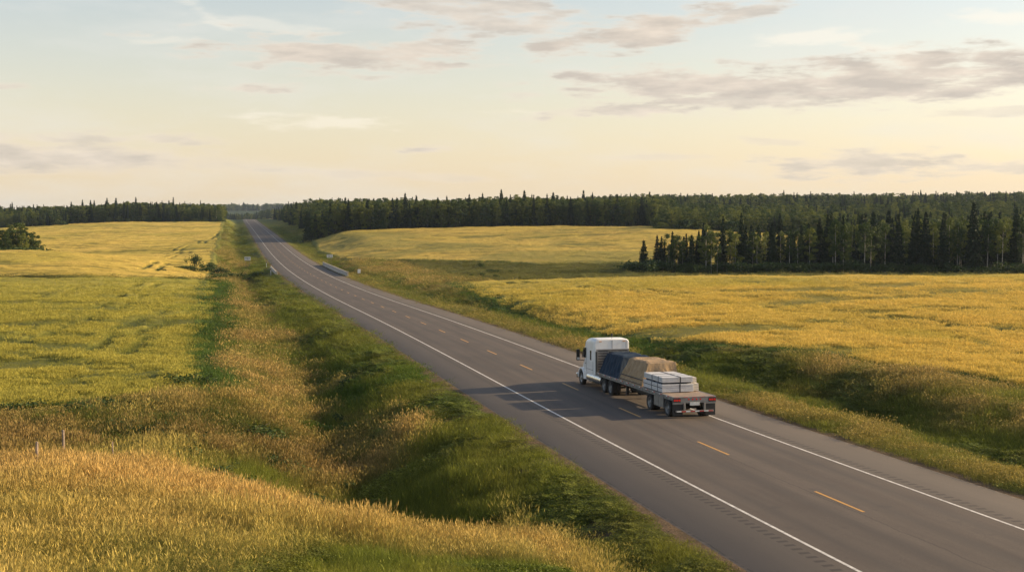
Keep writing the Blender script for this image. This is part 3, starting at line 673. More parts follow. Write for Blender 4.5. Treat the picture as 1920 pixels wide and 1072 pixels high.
def spruce_crown(name, H, Rm, full=1.0, low=.06):
    vs = []; fs = []; nw = int(H*3.4)
    for i in range(nw):
        t = low+(1-low)*(i/nw)+random.uniform(-.01, .01); z0 = H*t; r = Rm*((1-t)**.85)*(.92+.16*math.sin(i*1.3+H))+.10; nb = max(5, int(11*full*(1-t)+4))
        a0 = random.uniform(0, 6.28)
        for k in range(nb):
            a = a0+2*math.pi*k/nb+random.uniform(-.3, .3); l = r*random.uniform(.62, 1.15); dz = -.32*l*random.uniform(.6, 1.4)+(.3*l if t > .9 else 0)
            ca, sa = math.cos(a), math.sin(a); w = .16*l+.14
            b0 = len(vs); tip = (ca*l, sa*l, z0+dz); mid = (ca*l*.55, sa*l*.55, z0+dz*.25)
            vs += [(0, 0, z0+.05), (mid[0]-sa*w, mid[1]+ca*w, mid[2]-.12), tip, (mid[0]+sa*w, mid[1]-ca*w, mid[2]-.12)]
            fs.append((b0, b0+1, b0+2, b0+3))
            # hanging twigs
            for q in range(3):
                f = random.uniform(.35, .98); x, y, z = ca*l*f, sa*l*f, z0+dz*f*.8; ww = random.uniform(.12, .28); hh = random.uniform(.25, .55); b1 = len(vs); aa = random.uniform(0, 3.14)
                vs += [(x-math.cos(aa)*ww, y-math.sin(aa)*ww, z), (x+math.cos(aa)*ww, y+math.sin(aa)*ww, z+.03), (x+random.uniform(-.1, .1), y, z-hh)]
                fs.append((b1, b1+1, b1+2))
    b0 = len(vs)
    for k in range(6):
        a = k*1.05; vs += [(0, 0, H*1.0+.35), (.11*math.cos(a), .11*math.sin(a), H*.93), (.11*math.cos(a+1), .11*math.sin(a+1), H*.93)]; fs.append((b0+3*k, b0+3*k+1, b0+3*k+2))
    return vs, fs
def leaf_cloud(clusters, per, size, flat=1.0):
    vs = []; fs = []
    for (c, rx, rz) in clusters:
        for k in range(per):
            d = Vector((random.gauss(0, 1), random.gauss(0, 1), random.gauss(0, 1))).normalized()*(random.random()**.45)
            p = Vector(c)+Vector((d.x*rx, d.y*rx, d.z*rz)); n = (d+Vector((random.gauss(0, .6), random.gauss(0, .6), random.gauss(.3, .6)))).normalized()
            u = n.orthogonal().normalized(); v = n.cross(u); a = random.uniform(0, 6.28); u, v = u*math.cos(a)+v*math.sin(a), v*math.cos(a)-u*math.sin(a)
            l = size*random.uniform(.6, 1.4); b0 = len(vs); vs += [p-u*l, p+v*l*.7, p+u*l, p-v*l*.7]; fs.append((b0, b0+1, b0+2, b0+3))
    return vs, fs
def aspen_crown(H, low, w, n=26, per=60, size=.17):
    cl = []
    for k in range(n):
        t = random.uniform(low, .97); e = math.sin(min(1, (t-low)/(1-low)*.9+.12)*math.pi)**.6; r = w*e*math.sqrt(random.random()); a = random.uniform(0, 6.28)
        cl.append(((r*math.cos(a), r*math.sin(a), H*t), random.uniform(.5, .95)*w*.55, random.uniform(.45, .9)))
    return leaf_cloud(cl, per, size)
def tri_mesh(name, vf, mat): return mesh_from(name, np.array([tuple(p) for p in vf[0]]), [tuple(f) for f in vf[1]], [mat], False)
KINDS = {'spruce': [], 'aspen': [], 'bush': []}
for H, Rm, full in ((15, 2.7, 1), (13, 2.4, 1.1), (16, 2.1, 1.0), (9, 2.3, 1.2)):
    KINDS['spruce'].append((H, trunk_mesh('trunk', H*.97, .16, M_dark, .004), tri_mesh('crown', spruce_crown('s', H, Rm, full, .07 if H < 15 else .12), M_spruce)))
for H, low, w in ((14, .32, 2.0), (13, .25, 2.3), (12, .42, 1.7), (14.5, .45, 2.1)):
    KINDS['aspen'].append((H, trunk_mesh('trunk', H*.95, .13, M_birch, .012, 8, low), tri_mesh('crown', aspen_crown(H, low, w), M_aspen)))
for H, w in ((2.0, 1.6), (1.4, 1.8), (2.8, 1.7)):
    cl = [((random.gauss(0, w*.4), random.gauss(0, w*.4), H*random.uniform(.25, .8)), w*.42, H*.26) for _ in range(14)]
    KINDS['bush'].append((H, mesh_from('stems', *join([tube([(0, 0, -.1), (random.gauss(0, .3), random.gauss(0, .3), H*.4), (random.gauss(0, .6), random.gauss(0, .6), H*.8)], [.05, .035, .01], 5) for _ in range(6)]), [M_dark], True), tri_mesh('foliage', leaf_cloud(cl, 70, .10), M_bush)))
KINDS['under'] = []
for H, low, w in ((13, .10, 2.0), (12, .06, 2.4), (14, .16, 2.1), (3.5, .05, 2.6)):
    KINDS['under'].append((H, trunk_mesh('trunk', H*.9, .11, M_dark, .01), tri_mesh('crown', aspen_crown(H, low, w, 34, 60, .2), M_aspen)))
NM = {'under': ('aspen_tree', 'aspen', 'trunk', 'crown'), 'spruce': ('spruce_tree', 'spruce', 'trunk', 'crown'), 'aspen': ('aspen_tree', 'aspen', 'trunk', 'crown'), 'bush': ('bush', 'bush', 'stems', 'foliage')}
def place(kind, X, Y, h, label, group=None, var=None, wide=1.0, dz=-.1):
    """one plant with its own trunk and crown at survey point X, Y; h = height in metres"""
    v = random.randrange(len(KINDS[kind])) if var is None else var; H, tm, cm = KINDS[kind][v]; nm, cat, a, b = NM[kind]
    z = float(ZC-K*ground_drop(np.array([X]), np.array([Y]))[0])+dz; s = h/H
    o = empty(nm, (X*K, Y*K, z), random.uniform(0, 6.28), (s*wide, s*wide, s)); tag(o, label, cat, group)
    link(a, tm, o); link(b, cm, o); return o
def XP(xpx, Y): return (xpx-960)/FPX*Y

# the right-hand grove: every tree its own object
GS = ('dark spruce standing close among others in the grove right of the creek meadow', 'spruces packed in the right grove')
GA = ('slim pale-trunked aspen standing close among others in the right grove', 'aspens packed in the right grove')
place('spruce', XP(1207, 446), 446, 9.5, 'small lone conical spruce at the left tip of the right grove', var=3, wide=1.15)
place('spruce', XP(1232, 452), 452, 10.6, 'dark ragged spruce second from the left tip of the right grove', var=0, wide=1.25)
place('spruce', XP(1282, 450), 450, 10.4, 'dark spruce between the two pairs of white trunks at the grove\'s left end', var=0, wide=1.3)
place('aspen', XP(1252, 447), 447, 11.2, 'ragged aspen with see-through crown right of the narrow second spruce', var=1)
place('aspen', XP(1266, 444), 444, 11.0, 'thin white-trunked aspen, left one of the close pair at the grove\'s left end', var=2)
place('aspen', XP(1271, 446), 446, 11.2, 'thin white-trunked aspen, right one of the close pair at the grove\'s left end', var=0)
place('aspen', XP(1295, 452), 452, 11.0, 'thin aspen against the golden gap left of the tall pale birch', var=3)
place('aspen', XP(1324, 438), 438, 14.0, 'tall pale aspen with a broad light crown, tallest of the grove\'s left end', var=1)
place('aspen', XP(1334, 436), 436, 12.6, 'white-trunked aspen directly right of the tall pale one', var=3, wide=.8)
place('aspen', XP(1345, 434), 434, 9.6, 'bare white stem of a short aspen in front of the dark spruces', var=2, wide=.7)
for (x, h) in ((1309, 12.5), (1350, 16.5), (1388, 17.5), (1414, 14), (1462, 17.5), (1476, 14), (1512, 15), (1540, 17.5), (1560, 13)):
    place('spruce', XP(x, 452), 446+random.uniform(-4, 8), h, *GS, var=random.choice((0, 1, 2)), wide=random.uniform(.85, 1.1))
grove = []
tries = 0
while len(grove) < 260 and tries < 20000:
    tries += 1; x = random.uniform(1238, 1990); t = random.random(); yf = 439+t*(16 if x < 1300 else 30 if x < 1400 else 85)-(x-1300)*.012
    if x > 1560 and x < 1990: yf -= 4
    X = XP(x, yf)
    if all((X-a)**2+((yf-b)*.8)**2 > 5.5 for a, b in grove):
        if 1414 < x < 1430 and yf > 452: continue
        grove.append((X, yf))
for (X, yf) in grove:
    x = 960+X/yf*FPX; base = np.interp(x, [1238, 1300, 1330, 1400, 1450, 1560, 1700, 1920], [9.5, 11.2, 13, 13, 12.5, 15.5, 17, 18.5])
    if random.random() < (.5 if x < 1560 else .38): place('spruce', X, yf, base*random.uniform(.75, 1.18), *GS, var=random.choice((0, 1, 2, 1)), wide=random.uniform(.9, 1.2))
    else: place('aspen', X, yf, base*random.uniform(.8, 1.0), *GA, wide=random.uniform(.85, 1.15))
BG = ('low dark bush at the shaded foot of the right grove', 'bushes along the foot of the right grove')
for k in range(44):
    x = 1192+k*17.5+random.uniform(-7, 7); place('bush', XP(x, 436), 436-(x-1200)*.012+random.uniform(-2, 3), random.uniform(2.4, 4.6), *BG, wide=1.5)
place('bush', XP(1456, 428), 427, 3.0, 'rounded grey-green bush standing just in front of the right grove', var=0)

# left clump, creek bushes
place('bush', XP(372, 470), 465, 5.0, 'tall round bush by the creek at the corner of the left fields', var=2, wide=.8)
LB = ('low dark bush in the creek line crossing left of the road', 'bushes along the left creek')
for x, Y, h in ((392, 462, 3), (404, 458, 2.4), (418, 456, 2.6), (430, 452, 2.4), (442, 455, 2.2), (455, 458, 2.4), (468, 462, 2.6), (480, 466, 2.2), (350, 455, 1.6), (362, 452, 1.8), (336, 452, 1.3), (398, 440, 1.3), (300, 430, 1.), (412, 444, 1.5)):
    place('bush', XP(x, Y), Y, h, *LB, wide=1.25)
place('bush', XP(404, 392), 392, 2.0, 'small bush on the edge of the near left barley field', var=1)
LT = ('leafy tree in the small clump behind the golden rise at the left border', 'trees of the left clump')
for x, Y, h in ((10, 610, 10), (24, 612, 11), (36, 610, 11), (54, 608, 9), (0, 612, 10), (-12, 600, 10), (4, 596, 9.5), (18, 604, 11), (30, 598, 12), (40, 606, 11.5), (50, 600, 10), (60, 604, 9), (68, 598, 8), (76, 602, 6), (12, 590, 8), (45, 590, 8), (-25, 600, 11)):
    place('under', XP(x, Y), Y, h*1.2, *LT, var=random.choice((0, 1, 2)), wide=1.3)
for x, Y, h in ((5, 585, 4), (25, 582, 4.5), (45, 583, 4), (62, 584, 3.6), (75, 586, 3), (84, 588, 2)):
    place('bush', XP(x, Y), Y, h, 'bush at the foot of the small tree clump at the left border', 'bushes under the left clump', wide=1.4)
# creek and meadow bushes on the right
for x, Y, h, l in ((884, 395, 1.6, 'low bush on the green meadow edge above the near right field, leftmost'), (903, 396, 1.8, 'low bush on the green meadow edge above the near right field, second from left'), (902, 470, 2.2, 'round bush on the creek line right of the bridge'),
                   (925, 430, 1.4, 'small bush alone in the meadow right of the bridge'), (957, 430, 1.1, 'tiny bush alone in the meadow, right of another'), (1170, 452, 1.4, 'tiny bush left of the grove tip'), (1186, 445, 3.4, 'pointed bush hugging the left tip of the right grove'), (930, 396, 1.0, 'flat bush at the near right field crest')):
    place('bush', XP(x, Y), Y, h, l, wide=1.3)
# shrubs on the near left slope
for x, Y, h, l in ((300, 88, 1.15, 'broad low green shrub on the near left slope above the fence posts'), (235, 84, .9, 'low dark shrub left of the broad green one on the near slope'), (345, 84, .8, 'small green shrub right of the broad one on the near slope'),
                   (430, 72, .9, 'leafy weed clump on the near slope behind the tan grass'), (345, 116, 1.3, 'dark bush at the rounded corner of the near left field'), (595, 68, 1.0, 'dark green shrub at the foot of the near slope by the ditch')):
    place('bush', XP(x, Y), Y, h, l, wide=1.25, var=1)

SG_ = ('low weedy shrub scattered on the slope behind the tan grass, lower left', 'low shrubs on the near left slope')
for k in range(34):
    x = random.uniform(10, 640); Y = random.uniform(68, 106)-(.02*x if x > 300 else 0); place('bush', XP(x, Y), Y, random.uniform(.55, 1.15), *SG_, wide=random.uniform(1.2, 2.0), var=random.choice((0, 1)))
DS = ('low dark shrub in the green ditch left of the road', 'low shrubs in the left ditch')
for k in range(16):
    Y = random.uniform(66, 330); off = -random.uniform(13, 20); x = float(np.interp(Y, YT, XT))+off; place('bush', x, Y, random.uniform(.5, 1.0), *DS, wide=random.uniform(1.2, 1.8), var=random.choice((0, 1)))
# far woods: single trees along the front edges, one mass behind
tall_s, tall_a = [], []
def far_tree(kind, x, Y, h, lab, grp): place(kind, XP(x, Y), Y, h, lab, grp, var=random.randrange(3), wide=random.uniform(1.0, 1.3))
FS = ('spruce along the front of the long wood beyond the rolling field', 'front spruces of the long wood'); FA = ('aspen along the front of the long wood beyond the rolling field', 'front aspens of the long wood')
for k in range(118):
    x = 575+k*5.7+random.uniform(-2, 2); Y = 848+random.uniform(0, 12)
    if x > 1245: break
    if random.random() < .2: far_tree('spruce', x, Y, random.uniform(14, 18), *FS)
    else: far_tree('under', x, Y, random.uniform(13.5, 16.5), *FA)
for x, h in ((648, 19), (760, 20), (782, 17.5), (838, 17.5), (905, 19), (940, 21), (983, 20.5), (1037, 19.5), (1094, 20.5), (880, 18), (957, 18)):
    far_tree('spruce', x, 880+random.uniform(0, 30), h-.6, 'tall spruce standing above the skyline of the long wood', 'skyline spruces of the long wood')
for x, h in ((135, 18), (156, 19), (171, 18.5), (178, 18), (202, 20), (219, 20), (233, 17), (256, 20.5), (295, 17), (305, 18), (318, 18.5), (326, 21.5), (338, 17)):
    far_tree('spruce', x, 1335+random.uniform(0, 30), h+.3, 'spruce tip standing above the wood on the far left', 'skyline spruces of the left wood')
def forest(name, label, regions):
    P = []; S_ = []; I = []
    for (x0, x1, Y0, Y1, sp, fs, h0, h1) in regions:
        p = []; y = Y0
        while y < Y1:
            spy = sp*(1+1.3*(y-Y0)/max(60, Y1-Y0)) if Y1-Y0 > 100 else sp
            a, b = XP(x0, y), XP(x1, y); n = int((b-a)/spy)+1
            p.append(np.stack([a+(np.arange(n)+rng.uniform(0, 1, n))*spy, y+rng.uniform(0, 1, n)*spy], -1)); y += spy
        p = np.concatenate(p); d, Yf, _ = road_coords(p[:, 0], p[:, 1]); mk = (np.abs(d) > 30) | (p[:, 1] > 2700)
        p = p[mk]; n = len(p); cl = fbm(p[:, 0]/35, p[:, 1]/50, 401, 3)
        sprc = rng.uniform(0, 1, n) < np.clip(fs+(cl-.5)*1.6, 0.05, .95)
        hh = rng.uniform(h0, h1, n)*(.82+.36*fbm(p[:, 0]/60, p[:, 1]/80, 411, 2)); hh = np.where(sprc & (rng.uniform(0, 1, n) < .07), hh*1.2, hh)
        i = np.where(sprc, rng.integers(0, 3, n), np.where(rng.uniform(0, 1, n) < .12, 4+rng.integers(0, 4, n), 8+rng.integers(0, 3, n))); Hs = np.array([k[0] for k in KINDS['spruce']]+[k[0] for k in KINDS['aspen']]+[k[0] for k in KINDS['under']])
        lowp = rng.uniform(0, 1, n) < .22; i = np.where(lowp & (p[:, 1] < Y0+35), 11, i); hh = np.where(i == 11, rng.uniform(3, 6, n), hh)
        s = hh/Hs[i]; wid = np.where(sprc, 1.0, 1.35)*np.maximum(1, p[:, 1]/1900); P.append(tz(p, -.2)); S_.append(np.stack([s*wid, s*wid, s], -1)); I.append(i)
    P = np.concatenate(P); S_ = np.concatenate(S_); I = np.concatenate(I); print(name, len(P))
    rot = np.zeros((len(P), 3)); rot[:, 2] = rng.uniform(0, 6.28, len(P))
    scatter(name, P, S_, I, None, col_forest, label, rot=rot)
def merged(kind, i):
    H, tm, cm = KINDS[kind][i]; nv = len(tm.vertices); v = np.zeros(nv*3); tm.vertices.foreach_get('co', v); w = np.zeros(len(cm.vertices)*3); cm.vertices.foreach_get('co', w)
    F = [tuple(p.vertices) for p in tm.polygons]+[tuple(q+nv for q in p.vertices) for p in cm.polygons]; mi = [0]*len(tm.polygons)+[1]*len(cm.polygons)
    return mesh_from('tree', np.concatenate([v.reshape(-1, 3), w.reshape(-1, 3)]), F, [tm.materials[0], cm.materials[0]], False, mi)
col_forest = proto_collection('wood_tree', [merged('spruce', i) for i in range(4)]+[merged('aspen', i) for i in range(4)]+[merged('under', i) for i in range(4)])
forest('long_wood', 'dense dark wood of spruce and aspen behind the rolling field and the grove', [
    (545, 1250, 862, 1010, 5.2, .18, 13, 16), (1240, 2000, 760, 900, 5.4, .12, 10.0, 12), (535, 1240, 1010, 1500, 7.5, .25, 13, 16.5), (1240, 2000, 960, 1120, 7, .15, 11, 13), (1100, 2000, 1300, 1900, 8, .32, 13, 17),
    (500, 560, 1000, 1900, 6, .6, 12, 15), (1560, 2000, 530, 640, 5.5, .4, 12, 15)])
forest('left_wood', 'dense dark wood across the top of the far left field', [(-150, 412, 1302, 1420, 5, .25, 13.5, 16), (-150, 412, 1420, 1700, 10, .3, 13, 15), (-150, 118, 1240, 1302, 6, .3, 11, 13.5)])
forest('horizon_woods', 'faint bluish wooded ridges on the horizon where the road vanishes', [(380, 620, 2650, 3000, 12, .5, 12, 16), (300, 660, 4700, 5400, 26, .3, 16, 22), (402, 452, 2100, 2220, 14, .2, 6, 9)])

# ------------------------------------------------------------------ mesh builder for hard objects
class MB:
    def __init__(s): s.v = []; s.f = []
    def add(s, v, f):
        b = len(s.v); s.v += [tuple(p) for p in v]; s.f += [tuple(i+b for i in q) for q in f]; return s
    def box(s, x0, x1, y0, y1, z0, z1):
        return s.add([(x0, y0, z0), (x1, y0, z0), (x1, y1, z0), (x0, y1, z0), (x0, y0, z1), (x1, y0, z1), (x1, y1, z1), (x0, y1, z1)],
                     [(3, 2, 1, 0), (4, 5, 6, 7), (0, 1, 5, 4), (1, 2, 6, 5), (2, 3, 7, 6), (3, 0, 4, 7)])
    def cyl(s, p0, p1, r, seg=16, r1=None):
        p0 = Vector(p0); p1 = Vector(p1); d = (p1-p0).normalized(); u = d.orthogonal().normalized(); w = d.cross(u); r1 = r if r1 is None else r1
        v = [p0+(u*math.cos(2*math.pi*k/seg)+w*math.sin(2*math.pi*k/seg))*r for k in range(seg)]+[p1+(u*math.cos(2*math.pi*k/seg)+w*math.sin(2*math.pi*k/seg))*r1 for k in range(seg)]
        return s.add(v, [(k, (k+1) % seg, seg+(k+1) % seg, seg+k) for k in range(seg)]+[tuple(range(seg-1, -1, -1)), tuple(range(seg, 2*seg))])
    def lathe_y(s, prof, c, seg=32):       # prof: (radius, y) around the y axis through c
        v = [(c[0]+r*math.cos(2*math.pi*k/seg), c[1]+y, c[2]+r*math.sin(2*math.pi*k/seg)) for (r, y) in prof for k in range(seg)]
        n = len(prof); f = [(i*seg+k, i*seg+(k+1) % seg, (i+1)*seg+(k+1) % seg, (i+1)*seg+k) for i in range(n-1) for k in range(seg)]
        return s.add(v, f)
    def prism_y(s, out, y0, y1):           # outline in x,z extruded along y
        n = len(out); v = [(x, y0, z) for x, z in out]+[(x, y1, z) for x, z in out]
        return s.add(v, [tuple(range(n)), tuple(range(2*n-1, n-1, -1))]+[(k, n+k, n+(k+1) % n, (k+1) % n) for k in range(n)])
    def loft(s, secs):                      # list of equal-length loops, capped
        n = len(secs[0]); v = [p for q in secs for p in q]; f = [(i*n+k, i*n+(k+1) % n, (i+1)*n+(k+1) % n, (i+1)*n+k) for i in range(len(secs)-1) for k in range(n)]
        f += [tuple(range(n-1, -1, -1)), tuple(range((len(secs)-1)*n, len(secs)*n))]; return s.add(v, f)
    def build(s, name, mat, parent=None, bevel=0, smooth=False, label=None):
        me = mesh_from(name, s.v, s.f, mat if isinstance(mat, list) else [mat], smooth)
        import bmesh
        bm = bmesh.new(); bm.from_mesh(me); bmesh.ops.recalc_face_normals(bm, faces=bm.faces); bm.to_mesh(me); bm.free()
        o = link(name, me, parent)
        if bevel:
            md = o.modifiers.new('bevel', 'BEVEL'); md.width = bevel; md.segments = 2; md.limit_method = 'ANGLE'; md.angle_limit = R(40)
        if smooth and hasattr(me, 'set_sharp_from_angle'): me.set_sharp_from_angle(angle=R(38))
        if label: o['label'] = label
        return o
def rrect(x, w, z0, z1, r, n=5, wt=None):
    """rounded rectangle loop in the plane x; wt = top half width"""
    wt = w if wt is None else wt; pts = []
    for (cy, cz, a0, rr) in ((wt-r, z1-r, 0, r), (-(wt-r), z1-r, 90, r), (-(w-.06), z0+.06, 180, .06), (w-.06, z0+.06, 270, .06)):
        for k in range(n+1):
            a = R(a0+90*k/n); pts.append((x, cy+rr*math.cos(a), cz+rr*math.sin(a)))
    return pts

M = dict(white=paint('white_paint', (.84, .84, .83), .3, var=.02, dirt=(.3, (.5, .46, .40)), spec=.5), alu=paint('aluminium', (.28, .27, .255), .5, .5, .15, 4, dirt=(.7, (.20, .17, .15))),
    chrome=paint('chrome', (.72, .71, .69), .18, .95, .05, dirt=(.3, (.4, .37, .33))), tyre=paint('tyre_rubber', (.022, .021, .021), .85, var=.25, sc=9, dirt=(.5, (.07, .06, .05))),
    black=paint('black_plastic', (.018, .018, .019), .5, var=.2), dark=paint('dark_frame', (.035, .032, .03), .7, var=.3, dirt=(.6, (.09, .075, .06))), redf=paint('red_frame', (.20, .035, .025), .6, var=.3),
    glass=paint('dark_glass', (.012, .015, .018), .08, var=.1, spec=.8), red=paint('red_lens', (.80, .03, .02), .25, var=.1), tape_r=paint('tape_red', (.5, .035, .03), .4), tape_w=paint('tape_white', (.75, .75, .73), .4),
    amber=paint('amber_lens', (.6, .25, .04), .3), wood=paint('deck_wood', (.27, .20, .15), .8, var=.3, sc=2.5, dirt=(.5, (.2, .16, .13))), conc=paint('concrete', (.40, .36, .31), .85, var=.15, sc=2, dirt=(.5, (.3, .26, .22))),
    galv=paint('galvanised', (.42, .43, .43), .45, .6, .1), sign=paint('sign_white', (.80, .79, .76), .45, var=.04), post=paint('weathered_post', (.22, .17, .13), .9, var=.35, sc=6), strap=paint('black_strap', (.015, .016, .03), .6), plate=paint('plate', (.62, .63, .6), .4, var=.2, sc=14))

# ------------------------------------------------------------------ the flatbed truck
oY = 93.0                                   # the trailer's tail stands at this survey Y
ox, oD = float(np.interp(oY, YT, XT)), float(np.interp(oY, YT, DT)); og = float(np.interp(oY+9, YT, GT))
LAT = 3.58                                  # lateral offset of the trailer's tail centre, survey units
tail = Vector(((ox+LAT)*K, (oY+og*0)*K, ZC-K*oD-K*.018*LAT))
yaw = math.atan2(1, og)+R(1.7)
# pitch with the road
grade = (np.interp(oY+20, YT, DT)-np.interp(oY, YT, DT))/20.4
truck = empty('flatbed_truck', tail, 0); truck.rotation_euler = (0, float(grade), yaw); truck.scale = (1.02,)*3
tag(truck, 'white semi truck with sleeper cab and long flatbed trailer driving up the right lane', 'truck')
def wheel(x, side, w=.56, r=.52, dual=True):
    y0 = side*1.30; e = MB(); iw = .27
    o = bpy.data.objects.new('wheel', None); C.objects.link(o); o.parent = truck; o.location = (x, 0, r)
    tp = lambda yc: [(r*.62, yc-.13), (r*.80, yc-.145), (r*.94, yc-.14), (r, yc-.115), (r, yc+.115), (r*.94, yc+.14), (r*.80, yc+.145), (r*.62, yc+.13)]
    t = MB()
    for c_ in ([y0-side*.14, y0-side*.46] if dual else [y0-side*.16]): t.lathe_y(tp(c_), (0, 0, 0), 36)
    t.build('tyre', M['tyre'], o, smooth=True)
    yo = y0-side*.14 if dual else y0-side*.16; q = side
    rp = [(.30*r*2*.53+.16, q*.12), (.30, q*.09), (.27, q*-.02), (.15, q*-.05), (.13, q*.06), (.09, q*.10), (.001, q*.10)] if dual else [(.32, q*.12), (.30, q*.10), (.2, q*.06), (.14, q*.13), (.09, q*.16), (.001, q*.16)]
    rp = [(a, yo+b) for a, b in rp]; rm = MB(); rm.lathe_y(rp, (0, 0, 0), 28)
    for k in range(10): a = k*math.pi/5; rm.cyl((.22*math.cos(a), yo-q*.02, .22*math.sin(a)), (.22*math.cos(a), yo+q*.05, .22*math.sin(a)), .014, 6)
    rm.build('rim', M['alu'], o, smooth=True)
TL = 14.9
for s in (1, -1):
    for x in (1.0, 4.15): wheel(x, s)
    for x in (11.95, 13.35): wheel(x, s)
    wheel(18.75, s, dual=False)
# trailer
d_ = MB()
for k in range(9): d_.box(.04, TL-.03, -1.24+k*.2767, -1.24+k*.2767+.266, 1.17, 1.262)
d_.build('deck', M['wood'], truck)
for s in (1, -1):
    q = MB(); q.box(0, TL, s*1.25 if s > 0 else -1.33, 1.33 if s > 0 else -1.25, 1.05, 1.27)
    for k in range(24): x = .3+k*.62; q.box(x, x+.13, s*1.332 if s > 0 else -1.375, 1.375 if s > 0 else -1.332, 1.06, 1.2)
    q.box(.0, TL, s*1.374 if s > 0 else -1.392, 1.392 if s > 0 else -1.374, 1.07, 1.10)
    rail = q.build('side_rail', M['alu'], truck, .006)
    r1 = MB(); r2 = MB()
    for k in range(12):
        x = .5+k*1.22; ya, yb = (1.334, 1.340) if s > 0 else (-1.340, -1.334); r1.box(x+.12, x+.36, ya, yb, 1.205, 1.255); r2.box(x+.37, x+.60, ya, yb, 1.205, 1.255)
    r1.build('reflective_tape', M['tape_r'], rail); r2.build('reflective_tape', M['tape_w'], rail, label='white reflective tape')
b_ = MB()
for y in (-.5, .5):
    b_.prism_y([(.1, 1.16), (.1, .92), (4.9, .92), (6.2, .62), (9.6, .62), (11.0, .98), (TL-.2, 1.0), (TL-.2, 1.16)], y-.03, y+.03)
    b_.box(4.9, 9.8, y-.10, y+.10, .60, .62)
for k in range(30): b_.box(.35+k*.49, .42+k*.49, -1.24, 1.24, 1.06, 1.165)
b_.build('trailer_frame', M['dark'], truck)
g_ = MB()
for y in (-.85, .85): g_.box(9.55, 9.72, y-.08, y+.08, .34, 1.1); g_.box(9.42, 9.85, y-.14, y+.14, .30, .34)
g_.box(9.60, 9.66, -.85, .85, .72, .79); g_.cyl((9.6, .85, .5), (8.6, .5, .95), .03, 8); g_.cyl((9.6, -.85, .5), (8.6, -.5, .95), .03, 8)
g_.build('landing_gear', M['dark'], truck, .01)
for s in (1, -1):
    t_ = MB(); ya, yb = sorted((s*.85, s*1.24)); t_.box(1.78, 3.45, ya, yb, .42, 1.03); t_.box(1.80, 2.59, *sorted((s*1.24, s*1.262)), .45, 1.0); t_.box(2.63, 3.42, *sorted((s*1.24, s*1.262)), .45, 1.0)
    t_.cyl((2.5, s*1.262, .72), (2.5, s*1.285, .72), .03, 8).cyl((2.72, s*1.262, .72), (2.72, s*1.285, .72), .03, 8); t_.build('toolbox', M['alu'], truck, .012)
ax = MB()
for x in (1.0, 4.15, 11.95, 13.35, 18.75): ax.cyl((x, -1.1, .52), (x, 1.1, .52), .07, 10)
for x in (1.0, 4.15): ax.box(x-.5, x+.5, -.62, -.5, .6, .75).box(x-.5, x+.5, .5, .62, .6, .75).cyl((x+.3, -.3, .6), (x+.3, .3, .6), .11, 12)
ax.build('axles', M['dark'], truck)
# tail end
rp = MB(); rp.box(-.06, .0, -1.33, 1.33, .90, 1.268); rp.box(-.075, -.06, -1.33, 1.33, 1.225, 1.268); panel = rp.build('rear_panel', M['alu'], truck, .008)
for s in (1, -1):
    hb = MB(); ya, yb = sorted((s*.86, s*1.32)); hb.box(-.082, -.062, ya, yb, .96, 1.20); hs_ = hb.build('lamp_panel', M['black'], panel)
    for k in range(3 if s > 0 else 2 if False else 3):
        y = s*(.94+k*.145); l = MB(); l.cyl((-.082, y, 1.08), (-.108, y, 1.08), .062, 16); l.build('tail_light', M['red'], truck)
for k in range(4): y = -.36+k*.24; l = MB(); l.cyl((-.06, y, 1.12), (-.095, y, 1.12), .045, 12); l.build('marker_light', M['red'], truck)
tr_ = MB()
for k in range(5): y = -1.2+k*.54; tr_.box(-.082, -.076, y, y+.26, 1.232, 1.262)
tr_.build('reflective_tape', M['tape_r'], truck)
ug = MB()
for y in (-.62, .62): ug.box(-.10, -.02, y-.06, y+.06, .42, .90); ug.prism_y([(.0, .9), (-.02, .45), (.5, .9)], y-.03, y+.03)
ug.box(-.13, -.01, -1.16, 1.16, .38, .48); bar = ug.build('underride_guard', M['alu'], truck, .01)
t1 = MB(); t2 = MB()
for k in range(8): y = -1.12+k*.28; (t1 if k % 2 else t2).box(-.137, -.131, y, y+.27, .40, .46)
t1.build('reflective_tape', M['tape_w'], bar); t2.build('reflective_tape', M['tape_r'], bar, label='red reflective tape')
pl = MB(); pl.box(-.10, -.075, -.3, .3, .76, .95); pl.build('licence_plate', M['plate'], truck, .008)
for s in (1, -1):
    mf = MB(); ya, yb = sorted((s*.70, s*1.32)); mf.box(.02, .035, ya, yb, .16, .84); mf.build('mud_flap', M['black'], truck)
    br = MB(); br.box(-.05, .05, ya, yb, .84, .90); br.build('flap_bracket', M['alu'], truck, .006)
    bx = MB(); bx.box(.30, .34, ya, yb, .5, 1.1); bx.build('mud_flap', M['black'], truck)
